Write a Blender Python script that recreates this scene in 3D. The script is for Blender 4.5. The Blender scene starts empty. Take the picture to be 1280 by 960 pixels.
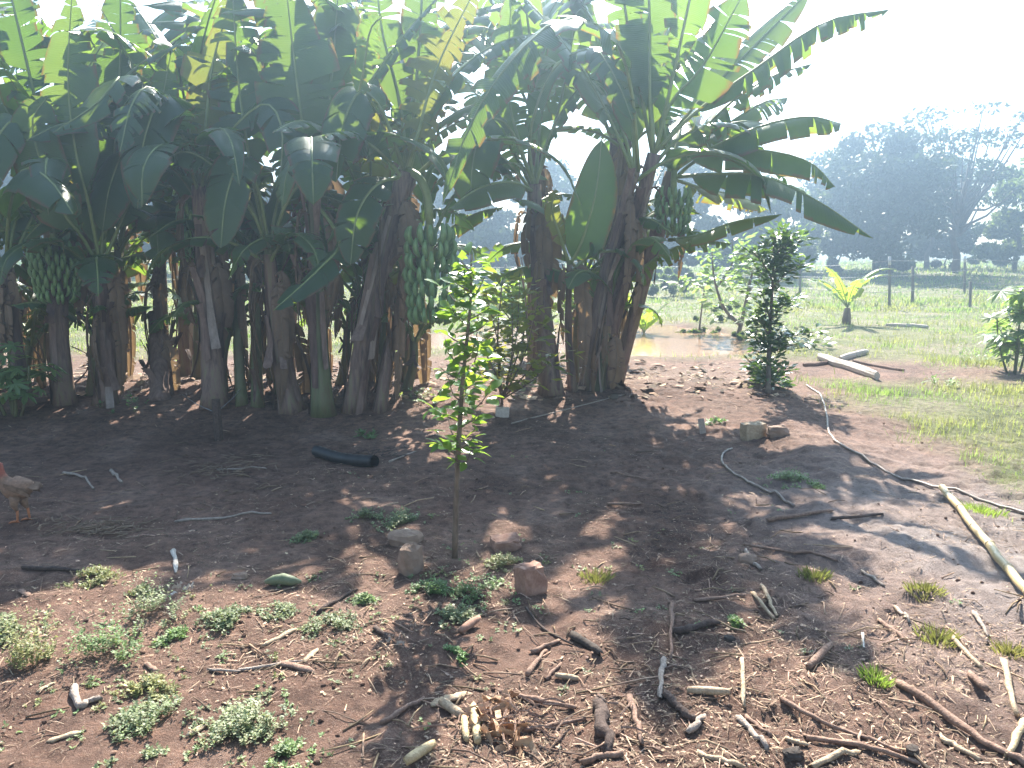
import bpy, math, random
import numpy as np
from mathutils import Vector, Matrix, Quaternion
R = math.radians
scene = bpy.context.scene
col = scene.collection

# ------------------------------------------------------------------ camera, sky, sun, exposure
CAM_Z, PITCH, FPX = 1.6, R(9.3), 1004.0
cam = bpy.data.cameras.new('camera'); cam_o = bpy.data.objects.new('camera', cam); col.objects.link(cam_o)
cam.sensor_width = 36.0; cam.lens = 36.0 * FPX / 1280.0
cam.clip_start = 0.05; cam.clip_end = 3000
cam_o.location = (0, 0, CAM_Z); cam_o.rotation_euler = (math.pi / 2 - PITCH, 0, 0)
scene.camera = cam_o

SUN_EL, SUN_AZ = R(42), R(5.5)
w = bpy.data.worlds.new('World'); scene.world = w; w.use_nodes = True
nt = w.node_tree
sky = nt.nodes.new('ShaderNodeTexSky'); sky.sky_type = 'NISHITA'; sky.sun_disc = False
sky.sun_elevation = SUN_EL; sky.sun_rotation = SUN_AZ
sky.air_density = 1.3; sky.dust_density = 0.8; sky.ozone_density = 1.0
bg = nt.nodes['Background']; bg.inputs[1].default_value = 0.065
nt.links.new(sky.outputs[0], bg.inputs[0])
sd = Vector((math.sin(SUN_AZ) * math.cos(SUN_EL), math.cos(SUN_AZ) * math.cos(SUN_EL), math.sin(SUN_EL)))
sun = bpy.data.lights.new('sun', 'SUN'); sun.energy = 5.0; sun.angle = R(0.6); sun.color = (1.0, 0.93, 0.82)
sun_o = bpy.data.objects.new('sun', sun); col.objects.link(sun_o)
sun_o.rotation_euler = sd.to_track_quat('Z', 'Y').to_euler(); sun_o.location = (3, 30, 30)
vs = scene.view_settings; vs.view_transform = 'Standard'; vs.look = 'None'; vs.exposure = 2.32; vs.gamma = 1.0
try:
    scene.cycles.max_bounces = 8; scene.cycles.transparent_max_bounces = 6; scene.cycles.volume_bounces = 0
    scene.cycles.volume_step_rate = 4
except Exception: pass

# ------------------------------------------------------------------ noise and ground shape
def _hash(ix, iy, seed):
    h = (ix.astype(np.int64) * 374761393 + iy.astype(np.int64) * 668265263 + seed * 974634777) & 0x7fffffff
    h = ((h ^ (h >> 13)) * 1274126177) & 0x7fffffff
    return ((h ^ (h >> 16)) & 0xffff) / 65535.0
def vnoise(x, y, seed=0):
    x = np.asarray(x, float); y = np.asarray(y, float)
    ix = np.floor(x); iy = np.floor(y); fx = x - ix; fy = y - iy
    fx = fx * fx * (3 - 2 * fx); fy = fy * fy * (3 - 2 * fy)
    a = _hash(ix, iy, seed); b = _hash(ix + 1, iy, seed); c = _hash(ix, iy + 1, seed); d = _hash(ix + 1, iy + 1, seed)
    return a + (b - a) * fx + (c - a) * fy + (a - b - c + d) * fx * fy
def fbm(x, y, seed=0, oct=4):
    x = np.asarray(x, float); y = np.asarray(y, float)
    s = 0; a = .5; t = 0
    for k in range(oct):
        s = s + a * vnoise(x * 2 ** k + 17.3 * k, y * 2 ** k - 9.1 * k, seed + k); t += a; a *= .5
    return s / t
def smooth(e0, e1, x):
    t = np.clip((np.asarray(x, float) - e0) / (e1 - e0), 0, 1); return t * t * (3 - 2 * t)
POND = (1.7, 15.7, 3.4, 2.7)
def pond_d(x, y):
    x = np.asarray(x, float); y = np.asarray(y, float)
    a = np.arctan2((y - POND[1]) / POND[3], (x - POND[0]) / POND[2])
    return np.hypot((x - POND[0]) / POND[2], (y - POND[1]) / POND[3]) + .09 * np.sin(3 * a + 1) + .05 * np.sin(5 * a)
def gz(x, y):
    x = np.asarray(x, float); y = np.asarray(y, float)
    near = 1 - smooth(20, 40, np.hypot(x, y))
    z = .10 * (fbm(x * .45, y * .45, 3, 2) - .5)
    bed = np.exp(-((y - 8.9) / 1.1) ** 2) * smooth(3.6, 1.6, x)
    z = z + .16 * bed
    z = z + .05 * (fbm(x * 2.1, y * 2.1, 11, 3) - .5) + .05 * (fbm(x * 6, y * 6, 21, 4) - .5) * (1 - smooth(9, 16, y)) - .03 * smooth(.62, .75, fbm(x * 4.2, y * 4.2, 33, 2)) * smooth(.2, 1.2, x) * (1 - smooth(5, 8, y))
    ridge = np.exp(-((x - 2.55 - .12 * (y - 7)) / .35) ** 2) * smooth(4.5, 6, y) * (1 - smooth(9, 11, y))
    z = z + .06 * ridge
    z = z + .030 * (np.abs(fbm(x * 13, y * 13, 131, 3) - .5) * 2 - .3) * (1 - smooth(6, 10, y)) * smooth(-1.5, .8, x)
    z = z * near - .02 + .55 * smooth(24, 44, y)
    pd = pond_d(x, y)
    z = z - .45 * (1 - smooth(.75, 1.08, pd))
    return z
def gzf(x, y): return float(gz(x, y))
cp, sp = math.cos(PITCH), math.sin(PITCH)
def ray(px, py):
    u = (px - 640) / FPX; v = (480 - py) / FPX
    return Vector((u, cp + v * sp, v * cp - sp))
def gp(px, py, lift=0.0):
    """a place on the ground seen at a pixel of the photograph"""
    d = ray(px, py); t = 1.5
    ts = 1.5 * 1.02 ** np.arange(220); h = CAM_Z + d.z * ts - gz(d.x * ts, d.y * ts)
    k = int(np.argmax(h < 0)) if (h < 0).any() else 219
    lo, hi = ts[max(k - 1, 0)], ts[k]
    for _ in range(16):
        t = (lo + hi) / 2
        if CAM_Z + d.z * t > gzf(d.x * t, d.y * t): lo = t
        else: hi = t
    return Vector((d.x * t, d.y * t, gzf(d.x * t, d.y * t) + lift))
def at(px, py, Y):
    d = ray(px, py); t = Y / d.y
    return Vector((d.x * t, Y, CAM_Z + d.z * t))

# ------------------------------------------------------------------ materials
def mat(name):
    m = bpy.data.materials.new(name); m.use_nodes = True
    n = m.node_tree; b = n.nodes['Principled BSDF']
    return m, n, b
def nd(n, t, **kw):
    x = n.nodes.new(t)
    for k, v in kw.items():
        if k in x.inputs: x.inputs[k].default_value = v
        else: setattr(x, k, v)
    return x
def ramp(n, fac, cols):
    r = n.nodes.new('ShaderNodeValToRGB'); e = r.color_ramp.elements
    while len(e) < len(cols): e.new(0.5)
    for i, (p, c) in enumerate(cols):
        e[i].position = p; e[i].color = (*c, 1)
    n.links.new(fac, r.inputs[0]); return r.outputs[0]
def mix(n, fac, a, b, mode='MIX'):
    x = n.nodes.new('ShaderNodeMix'); x.data_type = 'RGBA'; x.blend_type = mode
    for s, v in ((0, fac), (6, a), (7, b)):
        if hasattr(v, 'default_value') or hasattr(v, 'is_linked'): n.links.new(v, x.inputs[s])
        else: x.inputs[s].default_value = v if s == 0 else (*v, 1)
    return x.outputs[2]
def noise(n, scale, detail=4, rough=.6, stretch=None, coord='Object'):
    tc = n.nodes.new('ShaderNodeTexCoord'); src = tc.outputs[coord]
    if stretch:
        mp = n.nodes.new('ShaderNodeMapping'); mp.inputs['Scale'].default_value = stretch
        n.links.new(src, mp.inputs[0]); src = mp.outputs[0]
    t = nd(n, 'ShaderNodeTexNoise', Scale=scale, Detail=detail, Roughness=rough)
    n.links.new(src, t.inputs['Vector']); return t.outputs[0]
def bump(n, b, h, strength=.5, dist=.02):
    x = nd(n, 'ShaderNodeBump', Strength=strength, Distance=dist); n.links.new(h, x.inputs['Height'])
    n.links.new(x.outputs[0], b.inputs['Normal']); return x
def obj_rand(n):
    return n.nodes.new('ShaderNodeObjectInfo').outputs['Random']

def rough_mat(name, c0, c1, scale=12, rough=.85, stretch=None, bs=.4, spec=.3, tone=False, c2=None):
    m, n, b = mat(name)
    f = noise(n, scale, 5, .65, stretch)
    cols = [(.3, c0), (.7, c1)] if c2 is None else [(.28, c0), (.5, c1), (.75, c2)]
    c = ramp(n, f, cols)
    if tone:
        at_ = n.nodes.new('ShaderNodeAttribute'); at_.attribute_name = 'tone'
        c = mix(n, 1.0, c, at_.outputs[0], 'MULTIPLY')
    n.links.new(c, b.inputs['Base Color'])
    b.inputs['Roughness'].default_value = rough; b.inputs['Specular IOR Level'].default_value = spec
    if bs: bump(n, b, f, bs, .01)
    return m

def leaf_mat(name, c0, c1, t0, t1, trans=.45, rough=.38, scale=3.0, veins=False, tone=False, spec=.5, dry=None):
    m, n, b = mat(name)
    f = noise(n, scale, 3, .6)
    r = obj_rand(n)
    ad = nd(n, 'ShaderNodeMath', operation='MULTIPLY_ADD'); n.links.new(r, ad.inputs[0]); ad.inputs[1].default_value = .5; 
    sb = nd(n, 'ShaderNodeMath', operation='SUBTRACT'); n.links.new(f, sb.inputs[0]); sb.inputs[1].default_value = .25
    n.links.new(sb.outputs[0], ad.inputs[2])
    c = ramp(n, ad.outputs[0], [(.2, c0), (.8, c1)]); t = ramp(n, ad.outputs[0], [(.2, t0), (.8, t1)])
    if tone:
        at_ = n.nodes.new('ShaderNodeAttribute'); at_.attribute_name = 'tone'
        c = mix(n, 1.0, c, at_.outputs[0], 'MULTIPLY'); t = mix(n, 1.0, t, at_.outputs[0], 'MULTIPLY')
    if veins:
        uv = n.nodes.new('ShaderNodeUVMap')
        wv = nd(n, 'ShaderNodeTexWave', Scale=1.0, Distortion=1.5, Detail=1.0); wv.bands_direction = 'Y'
        mp = n.nodes.new('ShaderNodeMapping'); mp.inputs['Scale'].default_value = (1.5, 41, 1)
        n.links.new(uv.outputs[0], mp.inputs[0]); n.links.new(mp.outputs[0], wv.inputs['Vector'])
        wf = ramp(n, wv.outputs['Fac'], [(0, (.84, .86, .84)), (1, (1, 1, 1))])
        t = mix(n, 1.0, t, wf, 'MULTIPLY'); c = mix(n, .7, c, wf, 'MULTIPLY')
        bp = bump(n, b, wv.outputs['Fac'], .25, .01)
        # browned, dried edge where the blade is thin
        sx = n.nodes.new('ShaderNodeSeparateXYZ'); n.links.new(uv.outputs[0], sx.inputs[0])
        ab = nd(n, 'ShaderNodeMath', operation='ABSOLUTE'); n.links.new(sx.outputs[0], ab.inputs[0])
        f2 = noise(n, 7, 4, .7)
        a2 = nd(n, 'ShaderNodeMath', operation='MULTIPLY_ADD'); n.links.new(f2, a2.inputs[0]); a2.inputs[1].default_value = .5
        n.links.new(ab.outputs[0], a2.inputs[2])
        ef = ramp(n, a2.outputs[0], [(.93 / 1.5, (0, 0, 0)), (1.0, (0, 0, 0))])
        lim = nd(n, 'ShaderNodeMapRange'); lim.inputs[1].default_value = 1.10; lim.inputs[2].default_value = 1.26
        n.links.new(a2.outputs[0], lim.inputs[0])
        c = mix(n, lim.outputs[0], c, (.13, .075, .025)); t = mix(n, lim.outputs[0], t, (.30, .17, .03))
    n.links.new(c, b.inputs['Base Color']); b.inputs['Roughness'].default_value = rough
    b.inputs['Specular IOR Level'].default_value = spec
    tr = n.nodes.new('ShaderNodeBsdfTranslucent'); n.links.new(t, tr.inputs[0])
    ms = n.nodes.new('ShaderNodeMixShader'); ms.inputs[0].default_value = trans
    n.links.new(b.outputs[0], ms.inputs[1]); n.links.new(tr.outputs[0], ms.inputs[2])
    n.links.new(ms.outputs[0], n.nodes['Material Output'].inputs[0])
    return m

M = {}
M['banana_leaf'] = leaf_mat('banana_leaf', (.030, .066, .034), (.050, .098, .044), (.20, .36, .03), (.30, .44, .05), .38, .32, 2.0, veins=True)
M['yellow_leaf'] = leaf_mat('yellowing_leaf', (.09, .13, .025), (.14, .15, .03), (.24, .34, .04), (.36, .34, .05), .42, .45, 2.5, veins=True)
M['dry_leaf'] = leaf_mat('dry_leaf', (.13, .085, .06), (.24, .17, .12), (.25, .15, .07), (.34, .22, .10), .25, .7, 5, spec=.2)
M['midrib'] = rough_mat('midrib', (.14, .19, .06), (.23, .27, .10), 6, .5, None, .1, .4)
M['dry_rib'] = rough_mat('dry_rib', (.14, .09, .06), (.25, .18, .12), 8, .8)
M['pseudostem'] = rough_mat('pseudostem', (.055, .04, .034), (.20, .13, .105), 7, .7, (4.0, 4.0, .35), .6, .3, c2=(.20, .19, .10))
M['green_stem'] = rough_mat('green_stem', (.075, .08, .04), (.13, .14, .065), 5, .55, (2.5, 2.5, .4), .3, .4, c2=(.12, .075, .05))
M['dry_sheath'] = rough_mat('dry_sheath', (.11, .068, .055), (.25, .175, .145), 6, .8, (4, 4, .5), .5, .2)
M['pale_sheath'] = rough_mat('pale_sheath', (.20, .15, .125), (.36, .29, .25), 6, .8, (4, 4, .5), .5, .2)
M['dark_sheath'] = rough_mat('dark_sheath', (.06, .04, .035), (.16, .10, .085), 6, .8, (4, 4, .5), .5, .2)
M['banana'] = rough_mat('green_banana', (.12, .21, .075), (.18, .28, .11), 20, .45, None, .05, .4)
M['fruit'] = rough_mat('dusty_green_skin', (.09, .125, .06), (.20, .21, .13), 30, .6, None, .2, .3)
M['bark'] = rough_mat('bark', (.10, .075, .055), (.22, .17, .13), 30, .9, (1, 1, .3), .6)
M['far_bark'] = rough_mat('far_bark', (.07, .055, .045), (.15, .12, .10), 3, .9)
M['citrus_leaf'] = leaf_mat('citrus_leaf', (.045, .12, .025), (.08, .17, .03), (.28, .48, .04), (.42, .55, .06), .42, .3, 20)
M['shrub_leaf'] = leaf_mat('shrub_leaf', (.028, .065, .024), (.05, .10, .03), (.12, .24, .03), (.20, .32, .04), .28, .3, 20)
M['thin_leaf'] = leaf_mat('thin_leaf', (.06, .11, .025), (.10, .15, .035), (.38, .42, .04), (.5, .46, .06), .45, .42, 20)
M['papaya_leaf'] = leaf_mat('papaya_leaf', (.10, .17, .075), (.15, .22, .10), (.30, .46, .10), (.38, .52, .12), .42, .4, 10)
M['bright_leaf'] = leaf_mat('bright_leaf', (.07, .14, .03), (.10, .17, .035), (.38, .55, .05), (.48, .58, .06), .48, .4, 4)
M['weed_leaf'] = leaf_mat('weed_leaf', (.14, .19, .085), (.21, .26, .13), (.24, .33, .10), (.32, .40, .14), .32, .55, 30, tone=True)
M['grass'] = leaf_mat('grass_blade', (.12, .175, .055), (.19, .23, .085), (.27, .38, .08), (.37, .43, .11), .42, .55, 1.2, tone=True, spec=.3)
M['far_leaf'] = leaf_mat('far_foliage', (.030, .050, .024), (.048, .072, .030), (.08, .13, .03), (.12, .16, .04), .14, .55, .5, tone=True, spec=.3)
M['pale_leaf'] = leaf_mat('pale_foliage', (.06, .09, .035), (.085, .115, .045), (.18, .26, .05), (.24, .30, .07), .35, .5, .5, tone=True, spec=.3)
M['litter'] = rough_mat('leaf_litter', (.16, .11, .08), (.34, .25, .18), 30, .85, None, .2, .2, tone=True)
M['stick_brown'] = rough_mat('brown_stick', (.15, .09, .065), (.32, .21, .155), 55, .85, None, .9, .2)
M['stick_dark'] = rough_mat('dark_stick', (.05, .035, .03), (.12, .085, .07), 55, .9, None, .9, .2)
M['stick_pale'] = rough_mat('pale_stick', (.30, .21, .13), (.48, .36, .24), 55, .75, None, .9, .3)
M['stick_grey'] = rough_mat('grey_stick', (.23, .18, .145), (.42, .34, .28), 55, .85, None, .9, .2)
M['white_wood'] = rough_mat('bleached_wood', (.42, .36, .30), (.60, .53, .46), 55, .8, None, .9, .2)
M['cane'] = rough_mat('cut_cane', (.40, .28, .14), (.58, .44, .25), 55, .6, None, .9, .4)
M['char'] = rough_mat('charred_wood', (.030, .025, .022), (.085, .066, .055), 25, .9, None, .6, .2)
M['husk'] = rough_mat('orange_husk', (.30, .17, .10), (.50, .33, .20), 20, .8)
M['pole'] = rough_mat('bamboo', (.36, .26, .12), (.56, .43, .23), 5, .5, None, .15, .5)
M['brick'] = rough_mat('fired_clay', (.20, .105, .075), (.36, .225, .165), 22, .9, None, .5, .2)
M['stone'] = rough_mat('stone', (.19, .125, .09), (.33, .23, .17), 9, .9, None, .6, .3)
M['black_plastic'] = rough_mat('black_plastic', (.014, .015, .018), (.03, .032, .036), 15, .45, None, .1, .5)
M['hose'] = rough_mat('dusty_hose', (.12, .09, .07), (.36, .28, .22), 9, .55, None, .1, .5)
M['post'] = rough_mat('weathered_post', (.10, .085, .07), (.24, .21, .18), 9, .9, (3, 3, .5), .4)
M['wire'] = rough_mat('wire', (.16, .16, .16), (.30, .30, .30), 10, .5, None, 0)
M['white_paint'] = rough_mat('worn_white_paint', (.5, .5, .5), (.72, .72, .72), 12, .6, None, .1)

def ground_mat():
    m, n, b = mat('ground_soil')
    a = n.nodes.new('ShaderNodeAttribute'); a.attribute_name = 'mask'
    sx = n.nodes.new('ShaderNodeSeparateColor'); n.links.new(a.outputs[0], sx.inputs[0])
    f1 = noise(n, 1.6, 5, .65); f2 = noise(n, 14, 6, .7); f3 = noise(n, 90, 6, .8)
    soil = ramp(n, f1, [(.3, (.150, .080, .056)), (.55, (.235, .14, .102)), (.75, (.32, .215, .165))])
    fine = ramp(n, f2, [(.3, (.38, .35, .34)), (.52, (1, 1, 1)), (.75, (1.5, 1.45, 1.38))])
    soil = mix(n, 1.0, soil, fine, 'MULTIPLY')
    st = ramp(n, noise(n, .75, 4, .7), [(.38, (.62, .58, .56)), (.55, (1, 1, 1)), (.7, (1.12, 1.1, 1.08))]); soil = mix(n, 1.0, soil, st, 'MULTIPLY')
    speck = ramp(n, f3, [(.56, (0, 0, 0)), (.66, (1, 1, 1))])
    soil = mix(n, speck, soil, (.36, .255, .185))
    pale = ramp(n, f2, [(.3, (.23, .18, .16)), (.7, (.42, .36, .325))])
    soil = mix(n, sx.outputs[1], soil, pale)
    gr = ramp(n, noise(n, .9, 5, .7), [(.32, (.075, .085, .035)), (.48, (.15, .155, .06)), (.62, (.22, .19, .12)), (.75, (.17, .12, .085))])
    gr = mix(n, 1.0, gr, fine, 'MULTIPLY')
    c = mix(n, sx.outputs[0], soil, gr)
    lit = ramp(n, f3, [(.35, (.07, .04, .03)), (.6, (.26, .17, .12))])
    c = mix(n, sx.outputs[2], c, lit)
    n.links.new(c, b.inputs['Base Color']); b.inputs['Roughness'].default_value = .9
    b.inputs['Specular IOR Level'].default_value = .25
    mx = nd(n, 'ShaderNodeMath', operation='ADD'); n.links.new(f2, mx.inputs[0]); n.links.new(f3, mx.inputs[1])
    bump(n, b, mx.outputs[0], .9, .03)
    return m
M['ground'] = ground_mat()
def water_mat():
    m, n, b = mat('muddy_water')
    b.inputs['Base Color'].default_value = (.38, .245, .15, 1); b.inputs['Roughness'].default_value = .08
    b.inputs['Specular IOR Level'].default_value = .5
    bump(n, b, noise(n, 9, 3, .5), .30, .02)
    return m
M['water'] = water_mat()

# ------------------------------------------------------------------ mesh helpers
class MB:
    def __init__(s): s.v = []; s.f = []; s.uv = None; s.tone = None
    def tube(s, pts, rad, sides=8, cap=True, wob=0.0, rng=None, flat=1.0, lobes=0):
        pts = [Vector(p) for p in pts]; n = len(pts)
        T = [(pts[min(i + 1, n - 1)] - pts[max(i - 1, 0)]).normalized() for i in range(n)]
        a = Vector((0, 0, 1)) if abs(T[0].z) < .9 else Vector((1, 0, 0))
        N = (a - T[0] * a.dot(T[0])).normalized(); b0 = len(s.v)
        for i in range(n):
            N = (N - T[i] * N.dot(T[i])).normalized(); B = T[i].cross(N)
            for k in range(sides):
                an = 2 * math.pi * k / sides; r = rad[i]
                if wob: r *= 1 + wob * (rng.random() * 2 - 1)
                if lobes: r *= 1 + .10 * math.cos(lobes * an + i * .25)
                s.v.append(pts[i] + N * (math.cos(an) * r) + B * (math.sin(an) * r * flat))
        for i in range(n - 1):
            for k in range(sides):
                k2 = (k + 1) % sides
                s.f.append((b0 + i * sides + k, b0 + i * sides + k2, b0 + (i + 1) * sides + k2, b0 + (i + 1) * sides + k))
        if cap:
            s.f.append(tuple(b0 + k for k in reversed(range(sides))))
            s.f.append(tuple(b0 + (n - 1) * sides + k for k in range(sides)))
        return s
    def blob(s, c, r, rng, u=9, v=6, wob=.15, rot=None, square=0.0):
        c = Vector(c); b0 = len(s.v)
        for j in range(v + 1):
            ph = math.pi * j / v
            for i in range(u):
                th = 2 * math.pi * i / u
                d = Vector((math.sin(ph) * math.cos(th), math.sin(ph) * math.sin(th), math.cos(ph)))
                if square:
                    mxx = max(abs(d.x), abs(d.y), abs(d.z)); d = d.lerp(d / mxx, square)
                k = 1 + wob * (rng.random() * 2 - 1) * (0.2 if j in (0, v) else 1)
                p = Vector((d.x * r[0] * k, d.y * r[1] * k, d.z * r[2] * k))
                if rot: p = rot @ p
                s.v.append(c + p)
        for j in range(v):
            for i in range(u):
                i2 = (i + 1) % u
                s.f.append((b0 + j * u + i, b0 + (j + 1) * u + i, b0 + (j + 1) * u + i2, b0 + j * u + i2))
        return s
    def box(s, c, d, rot=None):
        c = Vector(c); b0 = len(s.v)
        for z in (-1, 1):
            for x, y in ((-1, -1), (1, -1), (1, 1), (-1, 1)):
                p = Vector((x * d[0] / 2, y * d[1] / 2, z * d[2] / 2))
                s.v.append(c + (rot @ p if rot else p))
        for f in ((3, 2, 1, 0), (4, 5, 6, 7), (0, 1, 5, 4), (1, 2, 6, 5), (2, 3, 7, 6), (3, 0, 4, 7)):
            s.f.append(tuple(b0 + i for i in f))
        return s
def mesh_of(mb, name, m, off=Vector((0, 0, 0)), smooth_=True):
    me = bpy.data.meshes.new(name)
    me.from_pydata([tuple(v - off) for v in mb.v], [], mb.f)
    if mb.uv:
        l = me.uv_layers.new(name='UVMap')
        vi = np.empty(len(me.loops), int); me.loops.foreach_get('vertex_index', vi)
        l.data.foreach_set('uv', np.array(mb.uv, float)[vi].ravel())
    if mb.tone:
        a = me.color_attributes.new('tone', 'FLOAT_COLOR', 'POINT'); a.data.foreach_set('color', np.array(mb.tone, float).ravel())
    me.materials.append(m)
    if smooth_: me.polygons.foreach_set('use_smooth', [True] * len(me.polygons))
    me.update(); return me
def tag(o, label=None, cat=None, group=None, kind=None):
    if label: o['label'] = label
    if cat: o['category'] = cat
    if group: o['group'] = group
    if kind: o['kind'] = kind
    return o
def empty(name, loc, label, cat, group=None):
    o = bpy.data.objects.new(name, None); col.objects.link(o); o.location = loc; o.empty_display_size = .1
    return tag(o, label, cat, group)
def root_off(p):
    v = Vector((0, 0, 0))
    while p is not None: v = v + p.location; p = p.parent
    return v
def put(name, me, parent=None, loc=None, rot=None, scale=None):
    o = bpy.data.objects.new(name, me); col.objects.link(o)
    if parent: o.parent = parent
    if loc is not None: o.location = loc
    if rot is not None: o.rotation_mode = 'QUATERNION'; o.rotation_quaternion = rot
    if scale is not None: o.scale = (scale,) * 3
    return o
def obj(name, mb, m, parent=None, smooth_=True, origin=None):
    """one mesh object; top-level things get their origin at 'origin'"""
    off = root_off(parent) if parent else (Vector(origin) if origin is not None else Vector((0, 0, 0)))
    o = put(name, mesh_of(mb, name, m, off, smooth_), parent)
    if origin is not None and not parent: o.location = origin
    return o
def np_mesh(name, V, k, m, tones=None, smooth_=False):
    """V: (n,k,3) loose faces of k corners"""
    n = len(V); me = bpy.data.meshes.new(name)
    me.vertices.add(n * k); me.vertices.foreach_set('co', np.ascontiguousarray(V, dtype=np.float32).ravel())
    me.loops.add(n * k); me.loops.foreach_set('vertex_index', np.arange(n * k, dtype=np.int32))
    me.polygons.add(n); me.polygons.foreach_set('loop_start', np.arange(0, n * k, k, dtype=np.int32))
    if tones is not None:
        a = me.color_attributes.new('tone', 'FLOAT_COLOR', 'POINT')
        a.data.foreach_set('color', np.repeat(np.c_[tones, np.ones(n)], k, axis=0).astype(np.float32).ravel())
    me.materials.append(m); me.update(calc_edges=True); me.validate(); return me
def spline(pts, n):
    """points along a Catmull-Rom curve"""
    P = [Vector(p) for p in pts]; P = [P[0] * 2 - P[1]] + P + [P[-1] * 2 - P[-2]]; k = len(P) - 3; out = []
    for i in range(n):
        t = i / (n - 1) * k; j = min(int(t), k - 1); t -= j
        a, b, c, d = P[j:j + 4]
        out.append(.5 * ((2 * b) + (c - a) * t + (2 * a - 5 * b + 4 * c - d) * t * t + (3 * b - a - 3 * c + d) * t ** 3))
    return out

# ------------------------------------------------------------------ ground, pond, sky stays in the world
def axis(a, b, st, lo, hi, g=1.13):
    x = list(np.arange(a, b, st)); d = st; v = x[-1]
    while v < hi: d *= g; v += d; x.append(v)
    d = st; v = a
    while v > lo: d *= g; v -= d; x.insert(0, v)
    return np.array(x)
xs = axis(-4.2, 4.6, .026, -900, 900); ys = axis(1.6, 9.6, .026, -60, 1500)
X, Y = np.meshgrid(xs, ys); Z = gz(X, Y)
def grass_mask(x, y):
    n = fbm(x * .7, y * .7, 41, 4) - .5; n2 = fbm(x * 3.5, y * 3.5, 51, 3) - .5
    edge = x - (3.05 + .13 * (y - 5) + .0 * y)
    lawn = smooth(-.25, .7, edge + 1.6 * n + .7 * n2)
    back = smooth(-.8, .8, y - 12.8 + 2.0 * n) * (1 - smooth(1.12, 1.0, pond_d(x, y)))
    bare = np.exp(-(((x - 5.0) / 1.3) ** 2 + ((y - 11.2) / 1.2) ** 2)) * 1.6 + np.exp(-(((x - 7.4) / 1.2) ** 2 + ((y - 10.5) / .8) ** 2))
    return np.clip(np.maximum(lawn, back) - bare * (n2 + .9), 0, 1)
g = grass_mask(X, Y)
pale = smooth(.9, 2.6, X + 1.0 * (fbm(X * .8, Y * .8, 61, 3) - .5)) * smooth(6.8, 4.2, Y) * (.35 + .9 * fbm(X * 2.5, Y * 2.5, 71, 3)) 
pale = np.clip(pale + .18 * np.exp(-((X - 3.2) ** 2 / .8 + (Y - 6.3) ** 2 / 2)), 0, .9)
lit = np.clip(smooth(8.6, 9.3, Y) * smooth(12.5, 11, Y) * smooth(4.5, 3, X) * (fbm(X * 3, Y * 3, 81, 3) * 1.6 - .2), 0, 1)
nx, ny = len(xs), len(ys)
me = bpy.data.meshes.new('ground')
me.vertices.add(nx * ny); me.vertices.foreach_set('co', np.stack([X, Y, Z], -1).astype(np.float32).ravel())
i = np.arange(ny - 1)[:, None] * nx + np.arange(nx - 1)[None, :]
q = np.stack([i, i + 1, i + nx + 1, i + nx], -1).reshape(-1, 4)
me.loops.add(q.size); me.loops.foreach_set('vertex_index', q.ravel().astype(np.int32))
me.polygons.add(len(q)); me.polygons.foreach_set('loop_start', np.arange(0, q.size, 4, dtype=np.int32))
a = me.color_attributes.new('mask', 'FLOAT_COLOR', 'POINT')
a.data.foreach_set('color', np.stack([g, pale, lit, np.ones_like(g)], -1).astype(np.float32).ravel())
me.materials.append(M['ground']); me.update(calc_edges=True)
me.polygons.foreach_set('use_smooth', [True] * len(me.polygons))
tag(put('ground', me), kind='structure')
mb = MB(); ring = []
for k in range(64):
    an = 2 * math.pi * k / 64; mb.v.append(Vector((POND[0] + POND[2] * 1.2 * math.cos(an), POND[1] + POND[3] * 1.2 * math.sin(an), -.075)))
mb.f.append(tuple(range(64)))
tag(obj('pond_water', mb, M['water']), kind='structure')

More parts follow.
